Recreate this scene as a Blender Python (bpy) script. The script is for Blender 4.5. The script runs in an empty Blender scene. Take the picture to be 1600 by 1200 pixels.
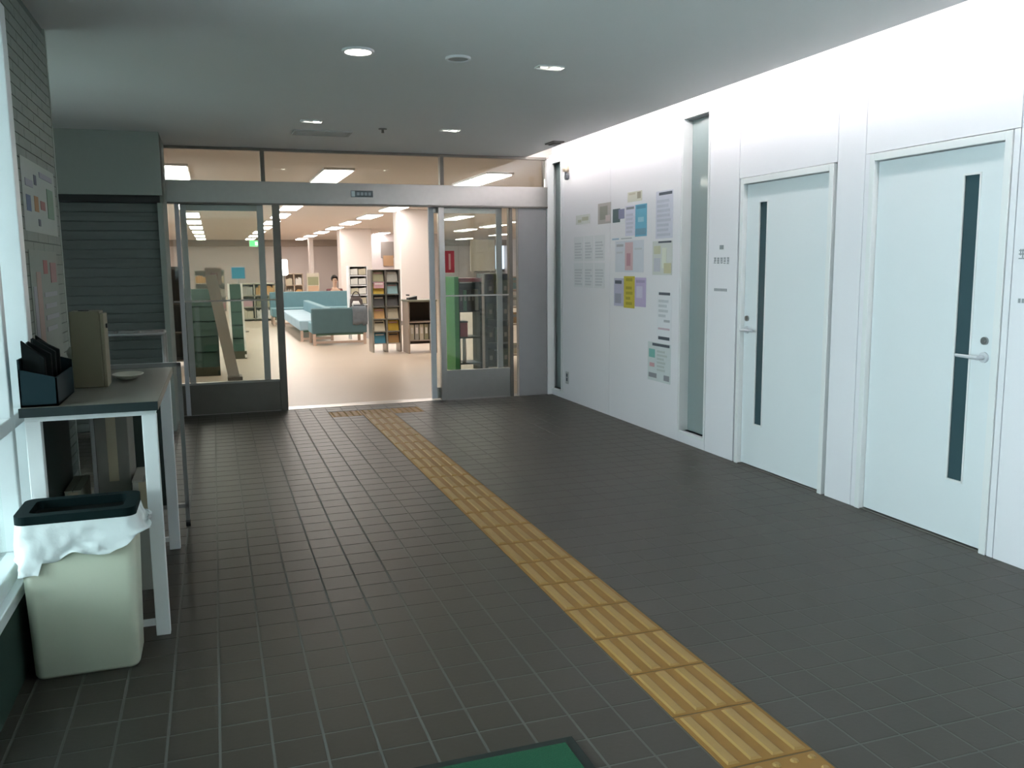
import bpy, bmesh, math, random
from mathutils import Matrix, Vector, noise
random.seed(7)
SC = bpy.context.scene
COL = SC.collection
PI = math.pi

# ------------------------------------------------------------------ camera
CAM_H = 1.42
yaw, pitch, roll, fpx = .329106, .137206, -.009875, 1349.3
fw = Vector((math.sin(yaw)*math.cos(pitch), math.cos(yaw)*math.cos(pitch), -math.sin(pitch)))
r0 = Vector((math.cos(yaw), -math.sin(yaw), 0)); u0 = r0.cross(fw)
rr = math.cos(roll)*r0 + math.sin(roll)*u0
uu = -math.sin(roll)*r0 + math.cos(roll)*u0
cd = bpy.data.cameras.new('camera'); cam = bpy.data.objects.new('camera', cd); COL.objects.link(cam)
cd.sensor_width = 36; cd.lens = 36*fpx/1600; cd.clip_start = .05; cd.clip_end = 300
cam.matrix_world = Matrix(((rr.x, uu.x, -fw.x, 0), (rr.y, uu.y, -fw.y, 0), (rr.z, uu.z, -fw.z, CAM_H), (0, 0, 0, 1)))
SC.camera = cam

# ------------------------------------------------------------------ world, light levels, exposure
SC.view_settings.view_transform = 'Standard'
SC.view_settings.look = 'None'
SC.view_settings.exposure = 1.0
SC.view_settings.gamma = 1.0
SC.view_settings.use_curve_mapping = False
SKY = 5.8           # overcast daylight behind the left windows
COVE = 14.5           # fluorescent tubes in the cove
LIB = 9.5            # library ceiling lamps
SPOT = 12.0
w = bpy.data.worlds.new('overcast_sky'); SC.world = w; w.use_nodes = True
nt = w.node_tree; nt.nodes.clear()
wo = nt.nodes.new('ShaderNodeOutputWorld'); bg = nt.nodes.new('ShaderNodeBackground')
tc = nt.nodes.new('ShaderNodeTexCoord'); sp = nt.nodes.new('ShaderNodeSeparateXYZ'); cr = nt.nodes.new('ShaderNodeValToRGB')
nt.links.new(tc.outputs['Generated'], sp.inputs[0]); nt.links.new(sp.outputs['Z'], cr.inputs[0])
cr.color_ramp.elements[0].position = 0.0; cr.color_ramp.elements[0].color = (.68, .79, .84, 1)
cr.color_ramp.elements[1].position = 0.9; cr.color_ramp.elements[1].color = (.79, .91, 1.0, 1)
nt.links.new(cr.outputs[0], bg.inputs[0]); bg.inputs[1].default_value = SKY
nt.links.new(bg.outputs[0], wo.inputs[0])

# ------------------------------------------------------------------ materials
MATS = {}
def mat(name, col, rough=.5, metal=0., var=.05, scale=8., spec=.5, coat=0., bump=0., trans=0., emit=None, es=0.):
    if name in MATS: return MATS[name]
    m = bpy.data.materials.new(name); m.use_nodes = True; n = m.node_tree; b = n.nodes['Principled BSDF']
    b.inputs['Roughness'].default_value = rough; b.inputs['Metallic'].default_value = metal
    b.inputs['Specular IOR Level'].default_value = spec; b.inputs['Coat Weight'].default_value = coat
    b.inputs['Coat Roughness'].default_value = .08
    t = n.nodes.new('ShaderNodeTexCoord'); z = n.nodes.new('ShaderNodeTexNoise'); z.inputs['Scale'].default_value = scale
    z.inputs['Detail'].default_value = 4
    n.links.new(t.outputs['Object'], z.inputs['Vector'])
    mx = n.nodes.new('ShaderNodeMix'); mx.data_type = 'RGBA'
    n.links.new(z.outputs['Fac'], mx.inputs['Factor'])
    mx.inputs['A'].default_value = (*[c*(1-var) for c in col], 1); mx.inputs['B'].default_value = (*[min(1, c*(1+var)) for c in col], 1)
    n.links.new(mx.outputs['Result'], b.inputs['Base Color'])
    if bump:
        bp = n.nodes.new('ShaderNodeBump'); bp.inputs['Strength'].default_value = bump; bp.inputs['Distance'].default_value = .01
        n.links.new(z.outputs['Fac'], bp.inputs['Height']); n.links.new(bp.outputs[0], b.inputs['Normal'])
    if emit:
        b.inputs['Emission Color'].default_value = (*emit, 1); b.inputs['Emission Strength'].default_value = es
    MATS[name] = m; return m
def glass(name, tint=(.9, .95, .93), refl=1.0):
    if name in MATS: return MATS[name]
    m = bpy.data.materials.new(name); m.use_nodes = True; n = m.node_tree; n.nodes.clear()
    o = n.nodes.new('ShaderNodeOutputMaterial'); mx = n.nodes.new('ShaderNodeMixShader')
    tr = n.nodes.new('ShaderNodeBsdfTransparent'); gl = n.nodes.new('ShaderNodeBsdfGlossy')
    fr = n.nodes.new('ShaderNodeFresnel'); fr.inputs[0].default_value = 1.45
    ml = n.nodes.new('ShaderNodeMath'); ml.operation = 'MULTIPLY'; ml.inputs[1].default_value = refl
    tr.inputs[0].default_value = (*tint, 1); gl.inputs['Roughness'].default_value = .03; gl.inputs[0].default_value = (.95, .95, .95, 1)
    n.links.new(fr.outputs[0], ml.inputs[0]); n.links.new(ml.outputs[0], mx.inputs[0])
    n.links.new(tr.outputs[0], mx.inputs[1]); n.links.new(gl.outputs[0], mx.inputs[2]); n.links.new(mx.outputs[0], o.inputs[0])
    MATS[name] = m; return m
def tile_mat(name, a, b, rough, pitch=.15, spec=.5):
    """each tile of the grid has a tone of its own"""
    m = bpy.data.materials.new(name); m.use_nodes = True; n = m.node_tree; p = n.nodes['Principled BSDF']
    g = n.nodes.new('ShaderNodeNewGeometry'); ad = n.nodes.new('ShaderNodeVectorMath'); ad.operation = 'ADD'; ad.inputs[1].default_value = (.057, -.135, .5)
    dv = n.nodes.new('ShaderNodeVectorMath'); dv.operation = 'DIVIDE'; dv.inputs[1].default_value = (pitch, pitch, 100)
    fl = n.nodes.new('ShaderNodeVectorMath'); fl.operation = 'FLOOR'; wn = n.nodes.new('ShaderNodeTexWhiteNoise')
    n.links.new(g.outputs['Position'], ad.inputs[0]); n.links.new(ad.outputs[0], dv.inputs[0]); n.links.new(dv.outputs[0], fl.inputs[0]); n.links.new(fl.outputs[0], wn.inputs['Vector'])
    nz = n.nodes.new('ShaderNodeTexNoise'); nz.inputs['Scale'].default_value = 60; n.links.new(g.outputs['Position'], nz.inputs['Vector'])
    av = n.nodes.new('ShaderNodeMath'); av.operation = 'MULTIPLY_ADD'; av.inputs[1].default_value = .5
    hf = n.nodes.new('ShaderNodeMath'); hf.operation = 'MULTIPLY'; hf.inputs[1].default_value = .5
    n.links.new(nz.outputs['Fac'], hf.inputs[0]); n.links.new(wn.outputs['Value'], av.inputs[0]); n.links.new(hf.outputs[0], av.inputs[2])
    mx = n.nodes.new('ShaderNodeMix'); mx.data_type = 'RGBA'; mx.inputs['A'].default_value = (*a, 1); mx.inputs['B'].default_value = (*b, 1)
    n.links.new(av.outputs[0], mx.inputs['Factor']); n.links.new(mx.outputs['Result'], p.inputs['Base Color'])
    bp = n.nodes.new('ShaderNodeBump'); bp.inputs['Strength'].default_value = .15; bp.inputs['Distance'].default_value = .002
    n.links.new(nz.outputs['Fac'], bp.inputs['Height']); n.links.new(bp.outputs[0], p.inputs['Normal'])
    p.inputs['Roughness'].default_value = rough; p.inputs['Specular IOR Level'].default_value = spec
    return m

M_TILE = tile_mat('floor_tile_glaze', (.036, .031, .0235), (.046, .0395, .030), .42, spec=.36)
M_GROUT = mat('grout', (.105, .105, .095), .8)
M_CEIL = mat('ceiling_paint', (.74, .74, .73), .9, var=.02, scale=2)
M_WALL = mat('white_wall_panel', (.835, .81, .855), .38, var=.01, scale=2, coat=.15)  # slight lavender in the base colour stands in for lavender light
M_FRAME = mat('white_frame_paint', (.80, .80, .81), .35, var=.01)
M_DOOR = mat('white_door_paint', (.76, .79, .82), .35, var=.015, scale=3)
M_GAP = mat('dark_joint', (.25, .26, .27), .8)
M_STEEL = mat('brushed_steel', (.54, .515, .495), .28, metal=1., var=.06, scale=20)
M_DSTEEL = mat('dark_bronze_steel', (.23, .21, .19), .38, metal=.9, var=.08)
M_CHROME = mat('chrome', (.75, .75, .75), .18, metal=1., var=.02)
M_SLIT = mat('dark_slit_glass', (.045, .085, .10), .18, var=.05, spec=.4)
M_FROST = mat('frosted_glass', (.27, .33, .33), .30, var=.04, scale=1.5, spec=.6, coat=.6)
M_ALU = mat('window_aluminium', (.72, .76, .77), .4, metal=.3, var=.03)
M_LALU = mat('light_aluminium', (.62, .63, .67), .4, metal=.2, var=.03)
M_GLASS = glass('clear_glass')
M_GLASSD = glass('door_glass', (.90, .92, .90), 1.3)
M_BRICK = mat('grey_green_wall_tile', (.15, .185, .16), .6, var=.12, scale=5)
M_MORTAR = mat('wall_joint', (.09, .11, .10), .9)
M_LINTEL = mat('grey_lintel_paint', (.30, .335, .30), .8, var=.03)
M_SHUT = mat('dark_grey_shutter', (.12, .14, .13), .6, var=.05)
M_BLACK = mat('black_plastic', (.012, .013, .014), .5)
M_YEL = mat('tactile_yellow', (.28, .138, .028), .55, var=.10, scale=12, spec=.3)
M_YELT = mat('tactile_yellow_worn', (.34, .20, .062), .5, var=.08, scale=12, spec=.35)
M_YELJ = mat('tactile_dirt', (.11, .07, .03), .8)
M_LFLOOR = mat('library_floor_beige', (.52, .42, .33), .38, var=.05, scale=1.2)
M_LCEIL = mat('library_ceiling', (.64, .58, .54), .9, var=.02, scale=.5)
M_LWALL = mat('library_wall', (.62, .56, .54), .8, var=.03, scale=.6)
M_LCOL = mat('library_column', (.76, .70, .68), .7, var=.02, scale=.6)
M_LAMP = mat('lamp_diffuser', (.9, .9, .88), .5, emit=(1, .94, .87), es=LIB)
M_TUBE = mat('cove_tube', (.9, .9, .9), .5, emit=(1, .95, .93), es=COVE)
M_SPOT = mat('spot_bulb', (.9, .9, .8), .5, emit=(1, .98, .85), es=SPOT)
M_SPOTDIM = mat('dim_spot_bulb', (.7, .7, .65), .4, emit=(1, .98, .9), es=.5)

# ------------------------------------------------------------------ mesh helpers
def box(bm, x0, x1, y0, y1, z0, z1):
    vs = [bm.verts.new(p) for p in ((x0,y0,z0),(x1,y0,z0),(x1,y1,z0),(x0,y1,z0),(x0,y0,z1),(x1,y0,z1),(x1,y1,z1),(x0,y1,z1))]
    for f in ((3,2,1,0),(4,5,6,7),(0,1,5,4),(1,2,6,5),(2,3,7,6),(3,0,4,7)): bm.faces.new([vs[i] for i in f])
def tube(bm, p0, p1, r, seg=12, r2=None):
    p0, p1 = Vector(p0), Vector(p1); d = (p1-p0).normalized(); r2 = r if r2 is None else r2
    a = d.orthogonal().normalized(); b = d.cross(a)
    A = [bm.verts.new(p0+r*(math.cos(t)*a+math.sin(t)*b)) for t in [2*PI*i/seg for i in range(seg)]]
    B = [bm.verts.new(p1+r2*(math.cos(t)*a+math.sin(t)*b)) for t in [2*PI*i/seg for i in range(seg)]]
    for i in range(seg): bm.faces.new((A[i], A[(i+1)%seg], B[(i+1)%seg], B[i]))
    bm.faces.new(A[::-1]); bm.faces.new(B)
def beam(bm, p0, p1, wx, wy):
    """square bar between two points"""
    p0, p1 = Vector(p0), Vector(p1); d = (p1-p0).normalized()
    up = Vector((0,0,1)) if abs(d.z) < .9 else Vector((0,1,0))
    a = d.cross(up).normalized(); b = d.cross(a)
    A = [bm.verts.new(p0+sx*wx/2*a+sy*wy/2*b) for sx, sy in ((-1,-1),(1,-1),(1,1),(-1,1))]
    B = [bm.verts.new(p1+sx*wx/2*a+sy*wy/2*b) for sx, sy in ((-1,-1),(1,-1),(1,1),(-1,1))]
    for i in range(4): bm.faces.new((A[i], A[(i+1)%4], B[(i+1)%4], B[i]))
    bm.faces.new(A[::-1]); bm.faces.new(B)
def ring_prism(bm, outer, inner, z0, z1):
    n = len(outer)
    ot = [bm.verts.new((x, y, z1)) for x, y in outer]; it = [bm.verts.new((x, y, z1)) for x, y in inner]
    ob = [bm.verts.new((x, y, z0)) for x, y in outer]; ib = [bm.verts.new((x, y, z0)) for x, y in inner]
    for i in range(n):
        j = (i+1) % n
        bm.faces.new((ot[i], ot[j], it[j], it[i])); bm.faces.new((ob[j], ob[i], ib[i], ib[j]))
        bm.faces.new((ob[i], ob[j], ot[j], ot[i])); bm.faces.new((it[i], it[j], ib[j], ib[i]))
ORG = {}
def new(): return bmesh.new()
def obj(name, bm, m, parent=None, org=None, bev=0., smooth=False, kind=None, seg=2):
    bmesh.ops.recalc_face_normals(bm, faces=bm.faces)
    if bev: bmesh.ops.bevel(bm, geom=list(bm.edges), offset=bev, segments=seg, affect='EDGES', profile=.5, clamp_overlap=True)
    o0 = Vector(org) if org is not None else (ORG.get(parent.name, Vector()) if parent else Vector())
    bmesh.ops.translate(bm, verts=bm.verts, vec=-o0)
    me = bpy.data.meshes.new(name); bm.to_mesh(me); bm.free()
    if smooth:
        for p in me.polygons: p.use_smooth = True
    me.materials.append(m)
    o = bpy.data.objects.new(name, me); COL.objects.link(o); ORG[o.name] = o0
    if parent: o.parent = parent; o.location = o0 - ORG.get(parent.name, Vector())
    else: o.location = o0
    if kind: o['kind'] = kind
    return o
def thing(name, label, cat, loc=(0,0,0), group=None):
    o = bpy.data.objects.new(name, None); o.empty_display_size = .1; COL.objects.link(o); o.location = loc; ORG[o.name] = Vector(loc)
    o['label'] = label; o['category'] = cat
    if group: o['group'] = group
    return o
def struct(name, loc=(0,0,0), label=None, cat=None):
    o = bpy.data.objects.new(name, None); o.empty_display_size = .1; COL.objects.link(o); o.location = loc; ORG[o.name] = Vector(loc)
    o['kind'] = 'structure'
    if label: o['label'] = label; o['category'] = cat
    return o
def tag(o, label, cat, group=None, kind=None):
    o['label'] = label; o['category'] = cat
    if group: o['group'] = group
    if kind: o['kind'] = kind
    return o
def B(name, dims, m, parent=None, bev=0., **k):
    bm = new(); box(bm, *dims)
    if parent is None and 'org' not in k: k['org'] = ((dims[0]+dims[1])/2, (dims[2]+dims[3])/2, dims[4])
    return obj(name, bm, m, parent, bev=bev, **k)

CZ = 2.55; RX = 3.47; LX = -.70; EY = 8.84; LZ = 2.75
# ------------------------------------------------------------------ FLOOR of tiles
fo = B('floor', (-2.2, 3.60, -3.5, 8.90, -.12, -.0012), M_GROUT); tag(fo, 'dark brown-grey square tile floor of the lobby with pale joints', 'floor', kind='structure')
def tile_bm(bm, cx, cy, h=.0712, c=.0008):
    lo = [bm.verts.new((cx+sx*h, cy+sy*h, -.006)) for sx, sy in ((-1,-1),(1,-1),(1,1),(-1,1))]
    md = [bm.verts.new((cx+sx*h, cy+sy*h, -c)) for sx, sy in ((-1,-1),(1,-1),(1,1),(-1,1))]
    hi = [bm.verts.new((cx+sx*(h-c), cy+sy*(h-c), 0)) for sx, sy in ((-1,-1),(1,-1),(1,1),(-1,1))]
    for i in range(4):
        j = (i+1) % 4; bm.faces.new((lo[i], lo[j], md[j], md[i])); bm.faces.new((md[i], md[j], hi[j], hi[i]))
    bm.faces.new(hi)
def proj(x, y, z):
    v = Vector((x, y, z-CAM_H)); d = v.dot(fw)
    return (800+fpx*v.dot(rr)/d, 600-fpx*v.dot(uu)/d, d) if d > .1 else (-1, -1, 99)
cells = []
for i in range(-14, 24):
    cx = -.057+.15*i+.075
    if cx > RX+.07: continue
    for j in range(-34, 43):
        cy = 2.385+.15*j+.075
        if 1.29 < cx < 1.6 and 1.65 < cy < 8.5: continue
        if .99 < cx < 1.9 and 8.2 < cy < 8.5: continue
        if cx < LX-.06 and cy < 4.7: continue
        px, py, d = proj(cx, cy, 0)
        vis = -30 < px < 1630 and -30 < py < 1230 and not (px < 40 and py < 1050)
        cells.append((0 if vis else 1, d, cx, cy))
cells.sort()
tb = new(); tile_bm(tb, 0, 0); tme = None
rest = new()
for k, (v, d, cx, cy) in enumerate(cells):
    if k < 300:
        if tme is None:
            t0 = obj('tile', tb, M_TILE, None); tme = t0.data; t = t0
        else:
            t = bpy.data.objects.new('tile', tme); COL.objects.link(t)
        t.parent = fo; t.location = Vector((cx, cy, 0)) - ORG['floor']
    else: tile_bm(rest, cx, cy)
o = obj('tile_field', rest, M_TILE, fo); o['kind'] = 'stuff'

# tactile path
tp = thing('tactile_path', 'yellow tactile guiding strip of ridged blocks leading over tiles to glass door', 'tactile paving', (1.443, 1.65, 0))
tp['kind'] = 'thing'
B('bedding', (1.2935, 1.5925, 1.655, 8.505, -.004, -.0005), M_YELJ, tp)
def plate(cx, cy, s=.1465):
    bm = new(); box(bm, cx-s, cx+s, cy-s, cy+s, -.005, .0015); return bm
def bars_block(cx, cy):
    b = obj('ridged_block', plate(cx, cy), M_YEL, tp, bev=.001, seg=1)
    for k in range(4):
        bx = cx-.1125+.075*k; bm = new()
        pr = ((-.020, .0015), (-.014, .0065), (.014, .0065), (.020, .0015))
        A = [bm.verts.new((bx+x, cy-.136+(0 if z < .003 else .006), z)) for x, z in pr]; C = [bm.verts.new((bx+x, cy+.136-(0 if z < .003 else .006), z)) for x, z in pr]
        for i in range(3): bm.faces.new((A[i], A[i+1], C[i+1], C[i]))
        bm.faces.new(A[::-1]); bm.faces.new(C)
        obj('bar', bm, M_YELT, b)
def dots_block(cx, cy):
    b = obj('dotted_block', plate(cx, cy), M_YEL, tp, bev=.001, seg=1)
    bm = new()
    for i in range(5):
        for j in range(5): tube(bm, (cx-.12+.06*i, cy-.12+.06*j, .0015), (cx-.12+.06*i, cy-.12+.06*j, .0065), .013, 8, .008)
    d = obj('dots', bm, M_YELT, b); d['kind'] = 'stuff'
for k in range(21): bars_block(1.443, 1.955+.15+.3*k)
dots_block(1.443, 1.805)
for k in (-1, 0, 1): dots_block(1.443+.3*k, 8.355)

# green mat
mt = thing('door_mat', 'bright green mat with dark border lying at bottom edge of picture', 'mat', (.35, 1.55, 0))
B('border', (-.25, .95, .85, 2.255, .0, .008), mat('dark_mat_edge', (.006, .013, .01), .8), mt, bev=.003)
B('pile', (-.215, .915, .885, 2.22, .007, .013), mat('green_mat', (.003, .075, .032), .95, var=.25, scale=220, bump=.4), mt)

# ------------------------------------------------------------------ CEILING and cove
ce = struct('ceiling', (1, 3, CZ)); tag(ce, 'plain grey-white lobby ceiling with a light slot along one side', 'ceiling')
B('ceiling_board', (-2.2, 3.20, -3.5, 8.90, CZ, CZ+.05), M_CEIL, ce)
cv = struct('trim_1', (3.3, 3, CZ)); tag(cv, 'white recess of the ceiling light slot over the door wall', 'ceiling recess')
B('cove_top', (2.95, 3.60, -3.5, 8.90, 2.84, 2.88), M_FRAME, cv)
B('cove_side', (2.95, 2.99, -3.5, 8.90, CZ+.05, 2.84), M_FRAME, cv)
B('cove_back', (3.505, 3.60, -3.5, 8.90, 2.59, 2.84), M_FRAME, cv)
cl = thing('cove_light', 'row of white tube lamps hidden in the ceiling slot above door wall', 'light', (3.09, 3, CZ+.05))
for k in range(9):
    y0 = -2.9+1.3*k; bm = new(); tube(bm, (3.228, y0, 2.638), (3.228, y0+1.24, 2.638), .016, 10); t = obj('tube', bm, M_TUBE, cl, smooth=True)
    B('batten', (3.155, 3.20, y0-.02, y0+1.26, 2.60, 2.65), M_FRAME, cl)

# ------------------------------------------------------------------ RIGHT WALL
wr = struct('wall_right', (RX, 3, 0)); tag(wr, 'white panelled wall carrying two doors, two slit windows and paper notices', 'wall')
def wpan(y0, y1, z0=.0, z1=2.578, name='panel'):
    g = .0025; return B(name, (RX, RX+.035, y0+g, y1-g, z0+(.002 if z0 > .01 else 0), z1), M_WALL, wr, bev=.0015, seg=1)
def back(y0, y1, z0, z1, name='backing'): return B(name, (RX+.036, RX+.15, y0, y1, z0, z1), M_GAP, wr)
ys = [-3.5, -1.76, -.56, .64, 1.84, 3.04]
for a, b in zip(ys, ys[1:]): wpan(a, b)
wpan(3.04, 4.03, 2.008); wpan(4.03, 4.26); wpan(4.26, 5.26, 1.992); wpan(5.26, 5.64)
wpan(6.05, 7.33); wpan(7.33, 8.49); wpan(5.64, 6.05, 2.53); wpan(5.64, 6.05, 0, .07); wpan(8.49, 8.90, 2.50); wpan(8.49, 8.90, 0, .05)
wpan(3.04, 3.078, 0, 2.008, 'jamb_strip'); wpan(3.992, 4.03, 0, 2.008, 'jamb_strip')
for a, b, z0, z1 in ((-3.5, 3.08, 0, 2.6), (3.08, 4.0, 2.0, 2.6), (4.0, 4.29, 0, 2.6), (4.29, 5.23, 1.99, 2.6), (5.23, 5.66, 0, 2.6), (5.66, 6.03, 0, .09), (5.66, 6.03, 2.5, 2.6), (6.03, 8.51, 0, 2.6), (8.51, 8.88, 0, .07), (8.51, 8.88, 2.48, 2.6), (8.88, 8.92, 0, 2.6)):
    back(a, b, z0, z1)
B('end_post', (RX-.05, RX+.03, 8.79, 8.90, 0, 2.53), M_FRAME, wr, bev=.003)

def wall_door(n, y0, y1, ztop, hand_far, slit, handle_y, label):
    d = struct('door_%d' % n, (RX, (y0+y1)/2, 0)); tag(d, label, 'door')
    fw_ = .038; xf = RX-.006
    B('door_frame', (xf, RX+.10, y0, y0+fw_, 0, ztop), M_FRAME, d, bev=.002, seg=1)
    B('door_frame', (xf, RX+.10, y1-fw_, y1, 0, ztop), M_FRAME, d, bev=.002, seg=1)
    B('door_head', (xf, RX+.10, y0+fw_, y1-fw_, ztop-.04, ztop), M_FRAME, d, bev=.002, seg=1)
    B('threshold', (RX+.002, RX+.10, y0+fw_, y1-fw_, -.004, .004), M_DSTEEL, d)
    xl = RX+.026; s0, s1, sz0, sz1 = slit
    bm = new()
    for q in ((y0+fw_+.003, s0, .01, ztop-.044), (s1, y1-fw_-.003, .01, ztop-.044), (s0, s1, .01, sz0), (s0, s1, sz1, ztop-.044)): box(bm, xl, xl+.035, *q)
    leaf = obj('door_leaf', bm, M_DOOR, d)
    B('glass_slit', (xl+.008, xl+.02, s0-.003, s1+.003, sz0-.003, sz1+.003), M_SLIT, leaf)
    bm = new()
    for q in ((s0-.006, s0+.004, sz0-.006, sz1+.006), (s1-.004, s1+.006, sz0-.006, sz1+.006), (s0, s1, sz0-.006, sz0+.004), (s0, s1, sz1-.004, sz1+.006)): box(bm, xl-.003, xl+.004, *q)
    obj('slit_bead', bm, M_FRAME, leaf)
    bm = new(); tube(bm, (xl-.01, handle_y, .955), (xl+.002, handle_y, .955), .026, 20)
    tube(bm, (xl-.055, handle_y, .955), (xl-.01, handle_y, .955), .010, 12)
    s = 1 if not hand_far else -1
    tube(bm, (xl-.05, handle_y-s*.008, .955), (xl-.05, handle_y+s*.125, .957), .0095, 12, .008)
    obj('lever_handle', bm, M_LALU, leaf, smooth=False)
    bm = new(); tube(bm, (xl-.012, handle_y, 1.035), (xl+.002, handle_y, 1.035), .019, 18); tube(bm, (xl-.016, handle_y, 1.035), (xl-.012, handle_y, 1.035), .009, 12)
    obj('keyhole', bm, mat('lock_steel', (.35, .35, .35), .3, metal=1), leaf)
    B('dark_room', (xl+.037, RX+.149, y0+.0, y1-.0, 0, ztop), M_GAP, d)
    return d
wall_door(1, 4.285, 5.235, 1.99, True, (4.96, 5.048, .305, 1.823), 5.155, 'white door with thin dark slit beside its lever handle, farther of two')
wall_door(2, 3.08, 3.99, 2.005, False, (3.268, 3.365, .315, 1.833), 3.182, 'white door with wider dark slit and lever handle, nearer of two')

def slit_window(n, y0, y1, z0, z1, label):
    d = struct('window_%d' % n, (RX, (y0+y1)/2, z0)); tag(d, label, 'window')
    x0, x1 = RX-.004, RX+.12
    B('window_frame', (x0, x1, y0-.02, y0, z0-.02, z1+.02), M_FRAME, d); B('window_frame', (x0, x1, y1, y1+.02, z0-.02, z1+.02), M_FRAME, d)
    B('window_head', (x0, x1, y0, y1, z1, z1+.02), M_FRAME, d); B('window_sill', (x0, x1, y0, y1, z0-.02, z0), M_FRAME, d)
    B('pane', (RX+.075, RX+.085, y0, y1, z0, z1), M_FROST, d)
slit_window(2, 5.66, 6.02, .09, 2.51, 'tall narrow frosted window between notices and farther white door')
slit_window(3, 8.53, 8.86, .07, 2.48, 'tall narrow frosted window at far end, beside the glass entrance')

# ------------------------------------------------------------------ ENTRANCE (automatic glass doors)
en = struct('door_3', (1.5, EY, 0)); tag(en, 'wide glass entrance with steel header, standing open in the middle', 'glass door')
B('header', (-.40, 3.42, EY-.06, EY+.10, 2.03, 2.235), M_STEEL, en, bev=.003)
B('header_lip', (-.40, 3.42, EY-.066, EY+.05, 2.015, 2.03), M_DSTEEL, en)
B('top_rail', (-.40, 3.42, EY-.03, EY+.03, 2.522, 2.548), M_DSTEEL, en)
for x in (.50, 2.27):
    B('mullion', (x-.02, x+.02, EY-.035, EY+.035, 2.235, 2.53), M_DSTEEL, en, bev=.002)
for a, b in ((-.38, .48), (.52, 2.25), (2.29, 3.41)): B('transom_pane', (a, b, EY-.004, EY+.004, 2.235, 2.524), M_GLASSD, en)
# left fixed panel
for a, b, m, nm in ((-.315, -.275, M_LALU, 'post'), (.57, .64, M_DSTEEL, 'jamb_post'), (2.225, 2.285, M_STEEL, 'jamb_post'), (2.99, 3.03, M_DSTEEL, 'post')):
    B(nm, (a, b, EY-.035, EY+.035, 0, 2.015), m, en, bev=.003)
B('side_post', (3.09, 3.415, EY-.04, EY+.04, 0, 2.015), mat('grey_post', (.36, .35, .36), .35, metal=.3), en, bev=.004)
for a, b in ((-.37, .57), (2.285, 2.99)):
    p = B('fixed_pane', (a, b, EY-.004, EY+.004, .30, 2.015), M_GLASSD, en)
    B('kick_panel', (a, b, EY-.022, EY+.022, 0, .30), M_STEEL if a > 0 else M_DSTEEL, en, bev=.002)
    B('bottom_rail', (a, b, EY-.026, EY+.026, .295, .315), M_STEEL, en)
    B('safety_stripe', (a, b, EY-.007, EY-.004, 1.095, 1.11), mat('pale_film', (.6, .58, .54), .6), p)
B('side_pane', (3.03, 3.09, EY-.004, EY+.004, 0, 2.015), M_GLASSD, en)
# sliding leaves, drawn open behind the fixed panes
for a, b in ((-.27, .49), (2.14, 2.94)):
    lf = B('sliding_pane', (a+.05, b-.05, EY+.066, EY+.074, .12, 1.98), M_GLASSD, en)
    st = new(); box(st, a, a+.055, EY+.055, EY+.085, .01, 2.02); obj('stile', st, M_LALU, lf)
    st = new(); box(st, b-.06, b, EY+.055, EY+.085, .01, 2.02); obj('stile', st, M_LALU, lf)
    st = new(); box(st, a+.055, b-.06, EY+.055, EY+.085, .01, .13); obj('rail', st, M_STEEL, lf)
    st = new(); box(st, a+.055, b-.06, EY+.055, EY+.085, 1.96, 2.02); obj('rail', st, M_STEEL, lf)
B('threshold', (-.36, 3.41, EY-.03, EY+.14, -.004, .004), M_STEEL, en)
B('sill_strip', (.66, 2.2, EY+.145, EY+.17, -.003, .003), M_FRAME, en)
# sticker on header
sk = thing('header_sticker', 'small pale sticker fixed to the steel header above the opening', 'sticker', (1.44, EY-.062, 2.13))
B('plate', (1.33, 1.55, EY-.063, EY-.061, 2.10, 2.165), mat('sticker_grey', (.20, .23, .25), .5), sk)
B('symbol', (1.335, 1.37, EY-.065, EY-.063, 2.105, 2.16), mat('sticker_white', (.75, .82, .85), .5), sk)
for k in range(4): B('character', (1.39+.038*k, 1.415+.038*k, EY-.065, EY-.063, 2.118, 2.148), mat('sticker_char', (.42, .48, .52), .5), sk)
# red poster on the fixed pane
rp = thing('red_poster', 'red paper poster taped onto the glass right of the opening', 'poster', (2.345, EY-.01, 1.45))
B('sheet', (2.292, 2.392, EY-.008, EY-.006, 1.345, 1.57), mat('poster_red', (.50, .03, .045), .6), rp)
B('print', (2.330, 2.352, EY-.010, EY-.008, 1.375, 1.54), mat('poster_red_print', (.75, .35, .30), .6), rp)

# ------------------------------------------------------------------ soffit over the entrance, library shell
so = B('trim_2', (-2.2, 3.60, 8.875, 8.90, 2.55, LZ+.2), M_LCEIL); tag(so, 'pale bulkhead above the glass entrance', 'bulkhead', kind='structure')
lf = B('floor_library', (-3.0, 15.0, 8.90, 45.0, -.10, 0), M_LFLOOR); tag(lf, 'beige library floor beyond the glass entrance', 'floor', kind='structure')
lc = B('ceiling_library', (-3.0, 15.0, 8.90, 45.0, LZ, LZ+.1), M_LCEIL); tag(lc, 'warm grey library ceiling carrying rows of lamps', 'ceiling', kind='structure')
lb = B('wall_back', (-3.0, 15.0, 45.0, 45.2, -.1, LZ+.1), M_LWALL); tag(lb, 'far end wall of the library', 'wall', kind='structure')
ll = B('wall_library_left', (-3.15, -3.0, 27.05, 45.2, -.1, LZ+.1), M_LWALL); tag(ll, 'library side wall beyond the shutter', 'wall', kind='structure')
lw6 = struct('window_6', (-3.05, 18, 1.2)); tag(lw6, 'library side windows, seen only as bright reflections in the slit windows', 'window')
for a, b in ((13.5, 15.5), (17.0, 19.0), (21, 23), (25, 27)):
    B('pane', (-3.08, -3.074, a, b, 1.2, 2.35), M_GLASS, lw6)
    for y in (a-.05, b): B('mullion', (-3.13, -2.99, y, y+.05, 1.2, 2.35), M_ALU, lw6)
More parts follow.
